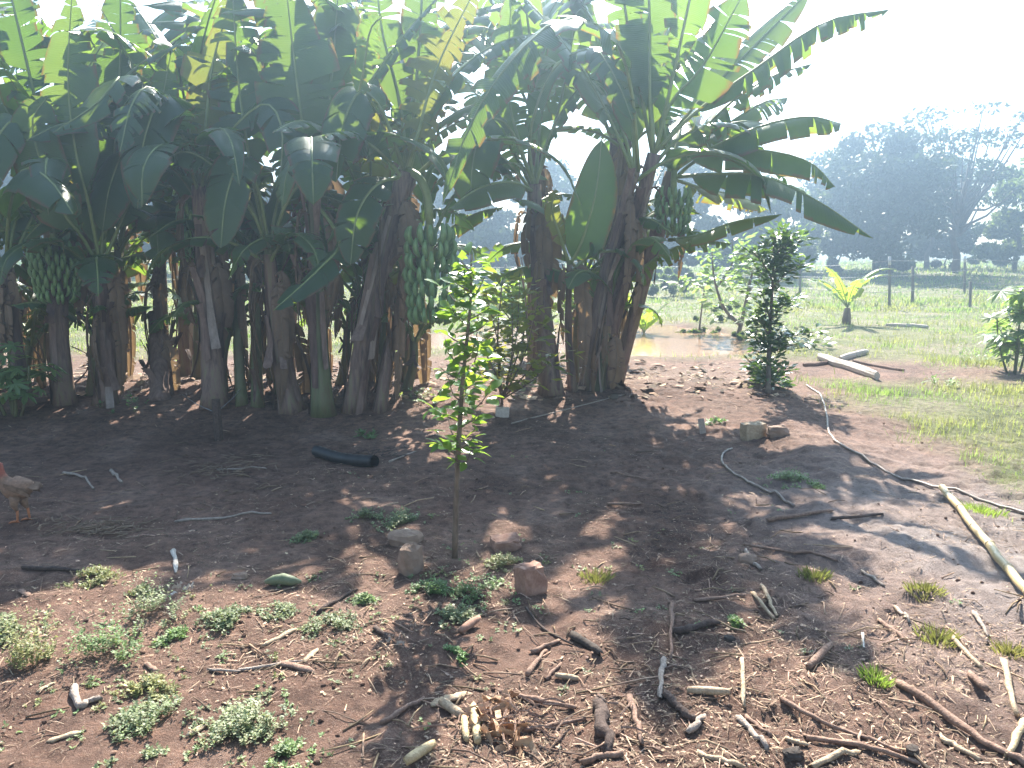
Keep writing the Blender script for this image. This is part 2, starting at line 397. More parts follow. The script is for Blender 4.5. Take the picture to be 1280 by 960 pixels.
# ------------------------------------------------------------------ banana leaves
UP = Vector((0, 0, 1))
def blade(mid, halfw, hint, rng, tear=.3, grav=.5, start=.16, fold=.25, tipround=.8, ragged=.0, sides=(1, 1)):
    """leaf blade along a midrib polyline: two halves, split into strips that hang by their own weight"""
    n = len(mid); mb = MB(); mb.uv = []
    T = [(mid[min(i + 1, n - 1)] - mid[max(i - 1, 0)]).normalized() for i in range(n)]
    def P(t):
        f = min(max(t, 0), .9999) * (n - 1); k = int(f); return mid[k].lerp(mid[k + 1], f - k)
    def TT(t):
        f = min(max(t, 0), .9999) * (n - 1); k = int(f); return T[k].lerp(T[k + 1], f - k).normalized()
    def prof(s):
        if s <= 0 or s >= 1: return 0
        a = min(1, (s / .22)) ** .7; b = (1 - max(0, (s - .42) / .58) ** 2.3) ** tipround
        return a * b
    K = 5
    for side in (-1, 1):
        sc = sides[0] if side < 0 else sides[1]
        if sc <= 0: continue
        cuts = [0.0]
        while cuts[-1] < 1:
            step = (rng.uniform(.020, .062) if rng.random() < tear else rng.uniform(.12, .3)) if tear > 0 else 1.0
            cuts.append(min(1, cuts[-1] + step))
        if len(cuts) > 2 and cuts[-1] - cuts[-2] < .03: cuts.pop(-2)
        hang0 = rng.uniform(-.1, .1)
        for s0, s1 in zip(cuts[:-1], cuts[1:]):
            m = max(2, int(math.ceil((s1 - s0) / .05)) + 1); b0 = len(mb.v)
            torn = tear > 0
            hang = grav * (1 + (rng.uniform(-.7, 1.5) if torn else 0)) + hang0 * torn
            tw = rng.uniform(-.6, .6) * tear; gap = rng.uniform(.05, 1.0) * tear if torn else 0
            lenk = 1 - (rng.random() * .45 * tear) - (ragged * rng.random())
            if torn and rng.random() < .10 * tear: lenk *= rng.uniform(.35, .7)
            sc_ = .5 * (s0 + s1)
            for a_ in range(m):
                s = s0 + (s1 - s0) * a_ / (m - 1)
                W = prof(s) * halfw * sc * lenk
                pos = None
                for k in range(K):
                    u = k / (K - 1)
                    se = sc_ + (s - sc_) * (1 - gap * u)
                    t = start + (1 - start) * se
                    Tn = TT(t); N = (hint - Tn * hint.dot(Tn))
                    if N.length < 1e-3: N = UP - Tn * UP.dot(Tn)
                    N.normalize(); S = Tn.cross(N) * side
                    if k == 0: pos = P(t)
                    else:
                        an = fold * (1 - 1.6 * u)
                        d = S * math.cos(an) + N * math.sin(an) + Tn * (.22 + tw * u) - UP * (hang * u * 1.15)
                        pos = pos + d.normalized() * (W / (K - 1)) 
                        pos = pos + (Tn * ((se - (sc_ + (s - sc_) * (1 - gap * (u - .25)))) * .6))
                    mb.v.append(pos.copy()); mb.uv.append((u * side, s * 1.0))
            for a_ in range(m - 1):
                for k in range(K - 1):
                    p = b0 + a_ * K + k
                    f = (p, p + 1, p + K + 1, p + K)
                    mb.f.append(f if side > 0 else f[::-1])
    return mb
def leaf(plant, pts, halfw, hint, rng, mat_='banana_leaf', rib='midrib', ribr=.022, label=None, **kw):
    mid = spline(pts, 26)
    b = blade(mid, halfw, Vector(hint).normalized(), rng, **kw)
    o = obj('leaf', b, M[mat_], plant)
    if label: o['label'] = label
    r = MB(); pm = [mid[i] for i in range(0, 26, 2)] + [mid[-1]]
    r.tube(pm, [max(.003, ribr * (1 - .85 * i / (len(pm) - 1)) ) for i in range(len(pm))], 6)
    obj('midrib', r, M[rib], o)
    return o
def arch(c, az, length, p0, p1, rng, n=6):
    """points of an arching leaf from crown c"""
    pts = [Vector(c)]; d = length / (n - 1)
    for k in range(1, n):
        e = p0 + (p1 - p0) * ((k - .5) / (n - 1)) ** 1.35; a_ = az + rng.uniform(-.06, .06)
        pts.append(pts[-1] + Vector((math.sin(a_) * math.cos(e), math.cos(a_) * math.cos(e), math.sin(e))) * d)
    return pts
def stem(plant, pts, r0, r1, rng, m='pseudostem'):
    p = spline(pts, 14); mb = MB()
    rr = [(r0 + (r1 - r0) * (k / 13)) * .88 for k in range(14)]; rr[0] *= 1.25; rr[1] *= 1.08
    mb.tube(p, rr, 18, True, .06, rng, lobes=rng.choice((3, 4, 5)))
    obj('pseudostem', mb, M[m], plant); return p
def sheath(plant, p, r, rng, t0, t1, peel=.12, m='dry_sheath'):
    """a dry sheath strip clinging to the stem and peeling away at one end"""
    mb = MB(); a0 = rng.uniform(math.pi * .9, math.pi * 2.1); wd = rng.uniform(.35, .8); n = 8; b0 = 0
    top = rng.random() < .6; tw = rng.uniform(-.5, .5)
    for k in range(n):
        t = t0 + (t1 - t0) * k / (n - 1); f = min(t, .999) * (len(p) - 1); j = int(f); c = p[j].lerp(p[min(j + 1, len(p) - 1)], f - j)
        e = (k / (n - 1)) if top else 1 - k / (n - 1)
        out = r * (1.06 + .10 * rng.random()) + peel * max(0, e - .45) ** 1.5 * 1.6
        ww = wd * (1 - .75 * max(0, e - .5)) * rng.uniform(.85, 1.15)
        for q in (-1, -.3, .3, 1):
            an = a0 + tw * k / n + q * ww / 2
            mb.v.append(c + Vector((math.cos(an) * out, math.sin(an) * out, rng.uniform(-.01, .01))))
    for k in range(n - 1):
        for q in range(3): mb.f.append((k * 4 + q, k * 4 + q + 1, k * 4 + q + 5, k * 4 + q + 4))
    return obj('dry_sheath', mb, M[m], plant)
def hanging_dry(plant, c, length, az, rng, halfw=.14):
    pts = [Vector(c), Vector(c) + Vector((math.sin(az) * .16, math.cos(az) * .16, .05)), Vector(c) + Vector((math.sin(az) * .22, math.cos(az) * .22, -length * .45)),
           Vector(c) + Vector((math.sin(az) * .16 + rng.uniform(-.06, .06), math.cos(az) * .16, -length))]
    mid = spline(pts, 16)
    b = blade(mid, halfw, Vector((math.sin(az + .6), math.cos(az + .6), .1)), rng, tear=.5, grav=.25, start=.2, fold=.9, ragged=.3)
    o = obj('dry_leaf', b, M['dry_leaf'], plant)
    r = MB(); r.tube(mid[::3], [.014 - .002 * k for k in range(len(mid[::3]))], 5); obj('midrib', r, M['dry_rib'], o)
def finger_mesh():
    mb = MB(); pts = []; rad = []
    for k in range(6):
        t = k / 5; pts.append(Vector((.075 * math.sin(t * 2.6), 0, .185 * t ** 1.15)))
        rad.append((.012, .021, .026, .027, .023, .012)[k])
    mb.tube(pts, rad, 6); return mesh_of(mb, 'banana', M['banana'])
FINGER = finger_mesh()
def bunch(plant, top, length, rad, rng, rows=7, per=11, sc=1.0):
    """a hanging bunch: stalk, hands of upturned fingers"""
    top = Vector(top); off = root_off(plant)
    mb = MB(); mb.tube([top + Vector((0, 0, .25)), top, top - Vector((0, 0, length * .5)), top - Vector((0, 0, length * 1.05))], [.032, .035, .03, .018], 7)
    b = obj('banana_bunch', mb, M['midrib'], plant)
    for r_ in range(rows):
        t = (r_ + .5) / rows; z = -length * t; rr = rad * (.62 + .38 * math.sin(math.pi * min(1, .25 + .62 * t)))
        for k in range(per):
            an = 2 * math.pi * (k + .5 * (r_ % 2) + rng.uniform(-.18, .18)) / per
            q = Quaternion((0, 0, 1), an) @ Quaternion((0, 1, 0), rng.uniform(-.05, .22)) @ Quaternion((0, 0, 1), rng.uniform(-.25, .25))
            loc = top + Vector((math.cos(an) * rr * .62, math.sin(an) * rr * .62, z - .09 + rng.uniform(-.012, .012))) - off
            put('banana', FINGER, b, loc, q, sc * rng.uniform(.9, 1.12) * (1 - .18 * t))
    return b

rngp = random.Random(5)
PL = {}
GLOW = [(at(365, 60, 7.95), .50), (at(360, 120, 7.95), .45), (at(410, 40, 8.5), .45), (at(800, 90, 8.45), .45), (at(820, 20, 8.45), .4), (at(548, 90, 8.0), .42), (at(625, 60, 9.0), .35), 
        (at(920, 270, 8.2), .45), (at(1070, 290, 7.8), .45), (at(1000, 225, 8.2), .5), (at(1030, 160, 8.25), .5), (at(925, 246, 9.5), .5), (at(980, 30, 9.0), .4)]
def blocks(pts, w):
    for (g_, r_) in GLOW:
        for p in pts[1:]:
            v = p - g_; t = v.dot(sd)
            if t > .25 and (v - sd * t).length < r_ + w * .8: return True
    return False
GROUP = 'banana plants of the grove'
def plant(key, base, crown, Yc, label, r0=.12, r1=.075, nfill=6, m='pseudostem', fill_len=(1.9, 2.6), p0=(66, 89), p1=(-35, 55), azr=(-180, 180), sheaths=4, dry=2, via=None, tear=.88, hw=(.20, .30), old=1, front=0, base_p=None):
    b = Vector(base_p) if base_p else gp(*base); b.z -= .03
    c = at(crown[0], crown[1], Yc) if base_p is None or len(crown) == 2 else Vector(crown)
    root = empty('banana_plant', b, label, 'banana plant', GROUP); rng = random.Random(hash_str(key))
    mid_ = b.lerp(c, .5) + (Vector(via) if via else Vector((rng.uniform(-.04, .04), 0, 0)))
    p = stem(root, [b, mid_, c], r0, r1, rng, m)
    for k in range(sheaths * 2):
        t0 = rng.uniform(-.15, .7); t0 = max(0, t0); sheath(root, p, (r0 + (r1 - r0) * t0) * .9, rng, t0, min(1, t0 + rng.uniform(.2, .5)), rng.uniform(.05, .26), rng.choice(('dry_sheath', 'dry_sheath', 'pale_sheath', 'dark_sheath')))
    for k in range(dry + 2): hanging_dry(root, p[rng.choice((-2, -3, -4, -6))], rng.uniform(.5, 1.2), rng.uniform(1.6, 4.7), rng, rng.uniform(.07, .16))
    for k in range(old + front):
        az = rng.uniform(2.3, 4.0) if k >= old else rng.uniform(-2.0, 2.0) if k % 2 else rng.choice((-1, 1)) * rng.uniform(1.2, 2.3)
        pts = arch(c - Vector((0, 0, .12)), az, rng.uniform(1.5, 2.1) * min(1, c.z / 2.2), R(rng.uniform(35, 65)), R(rng.uniform(-100, -75)), rng)
        leaf(root, pts, rng.uniform(*hw) * .95, UP * .4 + Vector((math.sin(az), math.cos(az), 0)), rng, tear=rng.uniform(.3, .9), grav=rng.uniform(.1, .3), start=rng.uniform(.12, .2), fold=rng.uniform(.3, .8))
    for k in range(nfill):
        az = R(azr[0] + (azr[1] - azr[0]) * ((k + rng.uniform(.1, .9)) / nfill))
        ln_ = rng.uniform(*fill_len); e0 = R(rng.uniform(*p0)); pts = arch(c - Vector((0, 0, .08)), az, ln_, e0, R(rng.uniform(*p1)), rng)
        for _ in range(8):
            if pts[0].x > .2 or max(p.z - 1.75 - .285 * p.y for p in pts) < 0: break
            e0 *= .9; ln_ *= .93; pts = arch(c - Vector((0, 0, .08)), az, ln_, e0, R(-30), rng)
        if blocks(pts, .25) and rng.random() < .35: continue
        out = Vector((math.sin(az), math.cos(az), 0))
        leaf(root, pts, rng.uniform(*hw), UP * .6 - out * .8 + Vector((0, -.35, 0)), rng, tear=min(.95, max(0, rng.gauss(tear, .25))), grav=rng.uniform(.35, .9), start=rng.uniform(.12, .2), fold=rng.uniform(.1, .4),
             mat_='yellow_leaf' if rng.random() < .035 else 'banana_leaf')
    PL[key] = (root, p, c, rng); return root
def hash_str(s): return sum((k + 1) * ord(ch) for k, ch in enumerate(s)) * 7919

# front row, left to right
plant('edge', (30, 506), (8, 335), 8.2, 'brown banana stem at the left edge of the grove behind the lobed seedling', .10, .07, 4, azr=(-150, 60), p0=(55, 80), front=1)
plant('bunchleft', (80, 503), (72, 262), 8.25, 'banana plant with a bunch hanging low, second from the left edge', .12, .08, 5, azr=(-120, 90), p0=(60, 85), front=1)
plant('fork', (133, 503), (124, 335), 8.15, 'banana plant with pale forked leaf stalks and shaggy dry sheaths', .12, .08, 3, m='pseudostem', azr=(-60, 60), p0=(70, 86), sheaths=7, front=2)
plant('dead', (200, 500), (197, 395), 8.9, 'short dead brown banana stem narrowing to its foot by the bright gap', .10, .12, 0, m='dry_sheath', dry=0, sheaths=3)
plant('deadback', (207, 493), (200, 285), 9.2, 'slim banana plant with fanned leaf stalks above the short dead stem', .08, .06, 6, p0=(45, 80), azr=(-120, 160), front=2)
plant('shadebunch', (268, 507), (250, 232), 8.3, 'dark banana plant with a deeply shaded bunch left of the thin stems', .13, .09, 5, azr=(-100, 100), p0=(60, 85), sheaths=5, front=2)
plant('thin', (302, 505), (300, 330), 8.5, 'thin upright banana sucker left of the forked pale crown', .06, .045, 3, m='green_stem', azr=(-90, 90), sheaths=1, dry=1, fill_len=(1.1, 1.5), hw=(.15, .22))
plant('thinb', (322, 507), (318, 300), 8.6, 'thin green banana sucker squeezed beside the pale forked crown', .065, .05, 3, m='green_stem', azr=(-90, 90), sheaths=1, dry=0, fill_len=(1.1, 1.6), hw=(.15, .22))
plant('pale', (366, 514), (336, 318), 8.0, 'banana plant with pale green crown leaning left, wide torn sheaths at its foot', .13, .07, 2, azr=(-60, 40), p0=(65, 85), sheaths=5, front=1)
plant('tall', (404, 517), (390, 228), 7.95, 'straight slender banana plant under the big sunlit leaf', .115, .055, 2, m='green_stem', azr=(20, 120), p0=(60, 80), sheaths=6, dry=1, front=1)
plant('lean', (440, 514), (508, 215), 7.9, 'leaning banana plant with ragged brown neck and the large green bunch', .115, .10, 3, azr=(-70, 100), p0=(60, 85), sheaths=8, dry=3, via=(-.06, 0, 0), front=1)
plant('leanthin', (474, 513), (540, 290), 8.2, 'thin leaning brown banana stem just right of the ragged one', .07, .05, 2, azr=(-40, 90), p0=(60, 80), sheaths=3, via=(-.10, 0, 0))
plant('mid', (690, 492), (668, 232), 8.9, 'lone banana plant with dry brown stem behind the yellow-leaved bush', .12, .085, 6, azr=(-150, 120), p0=(50, 80), sheaths=4, dry=3, front=1)
plant('young', (716, 488), (712, 330), 8.5, 'narrow reddish banana sucker close left of the thick stem clump', .05, .035, 0, sheaths=1, dry=0)
plant('clumpleft', (730, 487), (794, 212), 8.35, 'left stem of the thick leaning clump on the right of the grove', .085, .065, 3, azr=(-120, 20), p0=(60, 85), sheaths=6, dry=1, via=(-.06, 0, 0))
plant('clump', (751, 484), (818, 192), 8.45, 'main brown stem of the thick leaning clump with long arching leaves', .098, .075, 3, azr=(-60, 60), p0=(65, 86), sheaths=8, dry=3, via=(-.05, 0, 0))
plant('clumpright', (768, 480), (838, 215), 8.75, 'rear banana stem of the right clump with a dark bunch on its outer side', .085, .07, 4, azr=(-30, 110), p0=(50, 80), sheaths=3, dry=-1, p1=(-40, 10))
# back row
BACK = [(-6.6, 9.6, 2.7, 'rear banana plant beyond the left edge stem, tall and dark'), (-5.0, 10.2, 3.1, 'tall rear banana plant behind the low hanging bunch'),
        (-4.0, 9.7, 2.7, 'rear banana plant behind the forked leaf stalks'), (-2.95, 10.4, 3.2, 'tall rear banana plant behind the shaded bunch'),
        (-2.45, 9.7, 2.8, 'rear banana plant behind the pale crown'), (-1.75, 10.6, 3.3, 'tall rear banana plant behind the straight slender stem'),
        (-1.2, 9.6, 2.9, 'rear banana plant behind the ragged leaning stem'), (.30, 10.2, 3.3, 'tall rear banana plant behind the lone dry stem'),
        (.95, 9.8, 2.9, 'rear banana plant behind the narrow reddish sucker'), (1.15, 10.4, 3.0, 'tall rear banana plant behind the thick right clump'),
        (-7.6, 8.6, 2.6, 'banana plant just outside the left edge of the grove'), (-6.2, 8.3, 2.8, 'front banana plant by the left edge, mostly leaves'),
        (-3.4, 9.0, 2.0, 'lower banana plant between the short dead stem and the shaded bunch'),
        (-4.6, 9.2, 1.9, 'lower leafy banana plant behind the shaggy forked plant'), (-1.6, 9.1, 1.9, 'lower banana plant tucked behind the straight slender stem')]
def plant_xyz(key, x, y, h, lab, **kw):
    global at
    dx_ = kw.pop('dx', .1); keep = at; at = lambda a_, b_, c_: Vector((x + dx_, y, h))
    r = plant(key, (0, 0), (0, 0), 0, lab, base_p=(x, y, gzf(x, y)), **kw); at = keep; return r
for k, (x, y, h, lab) in enumerate(BACK):
    plant_xyz('back%d' % k, x, y, h, lab, dx=rngp.uniform(-.45, .45), r0=.10, r1=.07, nfill=(14 if x < -1 else 11) if h > 2.2 else 9, p0=(60, 90), p1=(-45, 60), fill_len=(2.0, 2.8), sheaths=4, dry=3, hw=(.21, .31), old=2)

SUCK = [(-5.3, 8.9, 1.4, 'leafy banana sucker behind the low hanging bunch'), (-4.75, 9.4, 1.2, 'leafy banana sucker behind the shaggy forked stem'), (-3.7, 9.3, 1.5, 'leafy banana sucker right of the bright gap with litter'), (-2.95, 9.0, 1.3, 'leafy banana sucker behind the thin upright suckers'),
        (-2.3, 9.4, 1.5, 'leafy banana sucker behind the pale crowned plant'), (-1.75, 8.9, 1.1, 'small leafy banana sucker left of the ragged leaning stem'), (-1.25, 9.1, 1.3, 'leafy banana sucker behind the foot of the ragged leaning stem'), (.72, 9.2, 1.4, 'leafy banana sucker right of the lone dry stem'), (1.15, 9.5, 1.6, 'leafy banana sucker behind the thick right clump'), (-6.0, 8.7, 1.3, 'leafy banana sucker by the left edge stem'),
        (-4.95, 8.6, 1.0, 'low banana sucker between the low bunch and the shaggy stem'), (-4.35, 8.8, 1.7, 'banana sucker right behind the shaggy forked stem'), (-3.3, 8.7, 1.7, 'banana sucker left of the shaded bunch'), (-2.55, 8.6, 1.2, 'low banana sucker between the thin and the pale stems'), (-2.05, 8.5, 1.5, 'banana sucker between the pale and the straight stem'), (-1.45, 8.7, 1.6, 'banana sucker between the straight and the ragged stem'), (-5.6, 9.3, 1.8, 'banana sucker far behind the left bunch'),
        (-5.15, 8.4, .7, 'knee-high banana sucker at the foot of the low bunch plant'), (-4.45, 8.35, .8, 'knee-high banana sucker at the foot of the shaggy forked plant'), (-3.1, 8.5, .8, 'knee-high banana sucker by the shaded bunch plant'), (-2.75, 9.1, 1.0, 'waist-high banana sucker in the dark behind the thin stems'), (-1.95, 9.0, .8, 'knee-high banana sucker behind the straight slender stem'), (-1.15, 8.6, .7, 'knee-high banana sucker between the two leaning stems'), (.95, 8.7, 1.0, 'waist-high banana sucker beside the narrow reddish sucker'), (-6.3, 8.5, .9, 'waist-high banana sucker at the left edge')]
for k, (x, y, h, lab) in enumerate(SUCK):
    plant_xyz('suck%d' % k, x, y, h, lab, r0=.06, r1=.045, nfill=6, m='green_stem', p0=(40, 85), p1=(-70, 10), fill_len=(1.2, 1.7) if h > .95 else (.8, 1.2), sheaths=1, dry=1 if h > .95 else -2, hw=(.16, .24) if h > .95 else (.11, .17), old=1 if h > .95 else 0)
# leaves that stand out in the photograph, drawn along their own midribs: plant, points (x, y, distance), half width, facing, options
TOCAM = (0, -1, .15)
def L(key, pts, hw, hint=TOCAM, mat_='banana_leaf', seed=1, label=None, **kw):
    root, p, c, _ = PL[key]
    o = dict(tear=.3, grav=.1, start=.12, fold=.15); o.update(kw)
    return leaf(root, [at(*q) for q in pts], hw, hint, random.Random(seed * 31 + 7), mat_, label=label, **o)
L('tall', [(390, 235, 7.95), (380, 170, 7.9), (370, 95, 7.95), (356, -30, 8.2)], .46, (.05, -1, .35), seed=1, tear=0.62, start=.2, tipround=.6, label='large upright sunlit leaf')
L('tall', [(392, 235, 8.0), (408, 150, 8.3), (418, 60, 8.6), (424, -40, 9.0)], .34, (-.1, -1, .3), seed=2, tear=0.56, start=.25)
L('tall', [(390, 232, 7.95), (420, 190, 7.8), (450, 110, 7.6), (462, 40, 7.5), (478, 20, 7.4)], .16, (-.4, -1, .2), seed=3, tear=0.92, start=.4)
L('pale', [(336, 322, 8.0), (312, 200, 8.05), (298, 100, 8.2), (290, -20, 8.4)], .34, (.1, -1, .3), seed=4, tear=0.80, start=.3)
L('pale', [(336, 322, 8.0), (318, 270, 7.9), (275, 215, 7.8), (235, 190, 7.7), (205, 200, 7.6)], .26, (0, -.5, 1), seed=5, tear=0.92, grav=.8, start=.35)
L('pale', [(338, 322, 8.0), (355, 260, 7.9), (385, 215, 8.0), (430, 160, 8.2), (452, 60, 8.3)], .34, (-.2, -1, .3), seed=6, tear=0.62, start=.4)
L('lean', [(508, 215, 7.9), (524, 160, 7.9), (548, 80, 8.0), (600, -25, 8.2)], .34, (.5, -1, .1), 'yellow_leaf', seed=7, tear=0.95, grav=.6, start=.15, label='torn yellowing leaf lit from behind', sides=(1, .7))
L('lean', [(508, 218, 7.9), (500, 130, 8.1), (478, 40, 8.2), (470, -30, 8.3)], .32, (.3, -1, .2), seed=8, tear=0.95, start=.25)
L('clumpleft', [(798, 214, 8.3), (790, 120, 8.0), (768, 48, 7.6), (705, 24, 7.4), (645, 70, 7.2), (590, 150, 7.1), (553, 256, 7.0)], .36, (-.2, -.55, .8), seed=9, tear=0.92, grav=.75, start=.22, label='long drooping torn leaf arching over the middle of the grove')
L('mid', [(668, 235, 8.9), (662, 170, 8.8), (690, 90, 8.5), (742, 62, 8.2), (775, 110, 8.0), (790, 150, 7.9)], .30, (.1, -.6, .8), seed=10, tear=0.92, grav=.8, start=.2)
L('mid', [(668, 235, 8.9), (650, 180, 8.9), (635, 110, 9.0), (640, -20, 9.2)], .34, (0, -1, .3), seed=11, tear=0.95, grav=.3, start=.25)
L('mid', [(668, 240, 8.9), (640, 228, 8.4), (600, 235, 7.9), (560, 262, 7.5)], .26, (0, -.4, 1), seed=12, tear=0.32, grav=.9, start=.15)
L('clump', [(816, 195, 8.45), (812, 120, 8.4), (812, 20, 8.5), (806, -90, 8.6), (796, -150, 8.6)], .36, (.1, -1, .3), seed=13, tear=0.80, start=.2, label='upright leaf glowing green at the top of the right clump')
L('clump', [(818, 195, 8.45), (838, 130, 8.4), (880, 80, 8.3), (930, -10, 8.3)], .40, (-.4, -1, .3), seed=14, tear=0.68, start=.22)
L('clump', [(818, 192, 8.45), (870, 140, 8.3), (950, 82, 8.1), (1030, 28, 7.9), (1112, 12, 7.75)], .36, (0, -.35, 1), seed=15, tear=0.95, grav=1.6, start=.22, fold=.1, label='long torn leaf reaching up over the white sky', ragged=.2)
L('clump', [(820, 190, 8.5), (880, 120, 8.7), (945, 55, 8.9), (1012, -12, 9.1)], .27, (-.5, -.8, .4), seed=16, tear=0.68, grav=.2, start=.25)
L('clump', [(818, 195, 8.45), (838, 110, 8.4), (862, 0, 8.3), (880, -85, 8.3), (886, -135, 8.3)], .26, (.2, -1, .2), seed=41, tear=0.92, start=.3)
L('clump', [(816, 195, 8.45), (800, 110, 8.5), (780, 0, 8.5), (780, -100, 8.5), (784, -185, 8.5)], .26, (.2, -1, .2), seed=42, tear=0.92, start=.25)
L('tall', [(388, 235, 8.0), (372, 120, 8.3), (340, -20, 8.6), (325, -35, 8.8)], .28, (.2, -1, .2), seed=43, tear=0.95, start=.3)
L('lean', [(508, 218, 7.9), (520, 110, 8.2), (528, -20, 8.5), (522, -40, 8.7)], .27, (.2, -1, .2), seed=44, tear=0.95, start=.3)
L('mid', [(668, 235, 8.9), (700, 130, 9.1), (720, 10, 9.3), (722, -90, 9.5)], .28, (.2, -1, .2), seed=45, tear=0.95, start=.25)
L('bunchleft', [(72, 265, 8.25), (50, 150, 8.4), (20, 20, 8.6), (8, -30, 8.8)], .30, (.2, -1, .2), seed=46, tear=0.95, start=.25)
L('fork', [(124, 338, 8.15), (140, 230, 8.3), (150, 80, 8.6), (150, -35, 8.9)], .30, (.2, -1, .2), seed=47, tear=0.95, start=.25)
L('clumpright', [(835, 218, 8.75), (880, 190, 8.6), (950, 158, 8.4), (1010, 146, 8.3), (1052, 155, 8.25)], .30, (0, -.3, 1), seed=17, tear=0.44, grav=1.0, start=.2, tipround=.4, label='blunt leaf held level against the sky')
L('clumpright', [(835, 218, 8.75), (880, 192, 8.6), (950, 188, 8.4), (1010, 202, 8.3), (1044, 234, 8.2)], .34, (0, -.3, 1), seed=18, tear=0.62, grav=1.1, start=.15)
L('clumpright', [(836, 222, 8.75), (890, 218, 8.4), (950, 220, 8.1), (1020, 250, 7.9), (1091, 298, 7.7)], .36, (0, -.3, 1), seed=19, tear=0.62, grav=1.1, start=.12, label='arching leaf with yellow torn tip, longest on the right')
L('clumpright', [(836, 300, 8.7), (870, 295, 8.4), (920, 277, 8.2), (977, 268, 8.0)], .22, (0, -.45, 1), seed=20, tear=0.26, grav=.5, start=.08)
L('clumpright', [(836, 222, 8.75), (880, 236, 9.1), (925, 246, 9.5), (960, 262, 9.8)], .28, (0, -.3, 1), 'yellow_leaf', seed=21, tear=0.80, grav=1.0, start=.15)
L('clumpright', [(836, 222, 8.75), (890, 170, 9.2), (950, 130, 9.6), (985, 122, 9.9)], .28, (0, -.3, 1), seed=22, tear=0.80, grav=1.0, start=.2)
L('young', [(712, 332, 8.5), (728, 300, 8.4), (745, 240, 8.4), (752, 175, 8.5)], .24, (0, -1, .2), seed=23, tear=0.00, start=.08)
L('young', [(712, 332, 8.5), (700, 296, 8.3), (690, 262, 8.1), (694, 236, 7.9)], .12, (.3, -1, .2), 'yellow_leaf', seed=24, tear=0.56, start=.2)
L('lean', [(506, 220, 7.9), (470, 232, 7.6), (446, 270, 7.4), (438, 332, 7.3)], .26, (-.3, -1, .3), seed=25, tear=0.34, grav=.2, start=.14)
L('tall', [(392, 250, 7.95), (425, 300, 7.6), (400, 335, 7.2), (342, 388, 6.9)], .20, (0, -.6, 1), seed=26, tear=0.32, grav=.7, start=.3)
L('fork', [(124, 338, 8.15), (105, 300, 8.0), (70, 250, 7.8), (40, 160, 7.8), (60, 120, 7.9)], .26, (.3, -1, .2), seed=27, tear=0.56, start=.3)
L('fork', [(126, 338, 8.15), (112, 260, 8.0), (95, 190, 7.9), (85, 100, 8.0), (90, -10, 8.2)], .36, (-.1, -1, .3), seed=28, tear=0.80, start=.3)
L('fork', [(124, 340, 8.15), (150, 280, 8.2), (190, 180, 8.3), (215, 60, 8.4)], .36, (0, -1, .3), seed=29, tear=0.92, start=.3)
L('edge', [(8, 338, 8.2), (12, 260, 7.8), (30, 212, 7.4), (62, 225, 7.1), (92, 268, 6.9)], .30, (0, -.5, 1), seed=30, tear=0.30, grav=.8, start=.2)
L('bunchleft', [(72, 265, 8.25), (110, 160, 8.0), (150, 96, 7.8), (120, 130, 7.5), (66, 166, 7.3)], .22, (0, -.6, .8), seed=31, tear=0.68, grav=.7, start=.25)
L('shadebunch', [(250, 235, 8.3), (258, 150, 8.2), (268, 70, 8.3), (300, -30, 8.4)], .32, (.2, -1, .2), 'yellow_leaf', seed=32, tear=0.95, grav=.5, start=.15)
L('shadebunch', [(250, 238, 8.3), (225, 160, 8.1), (190, 110, 7.8), (165, 130, 7.5), (150, 190, 7.3)], .30, (0, -.6, .8), seed=33, tear=0.95, grav=.7, start=.2)
L('shadebunch', [(252, 238, 8.3), (285, 170, 8.0), (330, 130, 7.8), (352, 160, 7.6), (350, 230, 7.5)], .28, (0, -.7, .7), seed=34, tear=0.80, grav=.5, start=.25)
L('bunchleft', [(72, 265, 8.25), (45, 190, 8.0), (18, 150, 7.8), (-12, 190, 7.6), (-25, 250, 7.5)], .30, (.1, -.7, .7), seed=51, tear=.1, grav=.5, start=.25)
L('deadback', [(200, 288, 9.2), (182, 210, 8.8), (160, 185, 8.4), (138, 230, 8.1), (128, 290, 8.0)], .32, (-.1, -.8, .6), seed=52, tear=.1, grav=.4, start=.2)
L('deadback', [(202, 288, 9.2), (225, 200, 8.8), (250, 180, 8.5), (278, 235, 8.3), (284, 300, 8.2)], .32, (.1, -.8, .6), seed=53, tear=.15, grav=.4, start=.2)
L('shadebunch', [(252, 236, 8.3), (232, 150, 8.1), (205, 120, 7.8), (180, 175, 7.6), (172, 262, 7.5)], .34, (-.1, -.8, .6), seed=54, tear=.15, grav=.4, start=.25)
L('pale', [(338, 320, 8.0), (322, 235, 7.9), (300, 205, 7.7), (282, 250, 7.5), (276, 310, 7.4)], .26, (-.1, -.8, .6), seed=55, tear=.1, grav=.4, start=.3)
L('lean', [(506, 216, 7.9), (478, 140, 7.8), (450, 115, 7.6), (428, 160, 7.4), (420, 228, 7.3)], .30, (-.1, -.8, .6), seed=56, tear=.2, grav=.4, start=.25)
L('mid', [(668, 235, 8.9), (640, 165, 8.6), (612, 150, 8.3), (592, 195, 8.1), (588, 262, 8.0)], .32, (-.1, -.8, .6), seed=57, tear=.15, grav=.4, start=.25)
bunch(PL['bunchleft'][0], at(68, 306, 8.1), .52, .26, random.Random(2), 7, 16, .85)
bunch(PL['shadebunch'][0], at(246, 258, 8.45), .46, .22, random.Random(3), 7, 14, .8)
bunch(PL['lean'][0], at(537, 287, 7.75), .86, .27, random.Random(4), 7, 14, 1.05)
bunch(PL['clumpright'][0], at(842, 236, 8.6), .42, .20, random.Random(6), 5, 12, .8)
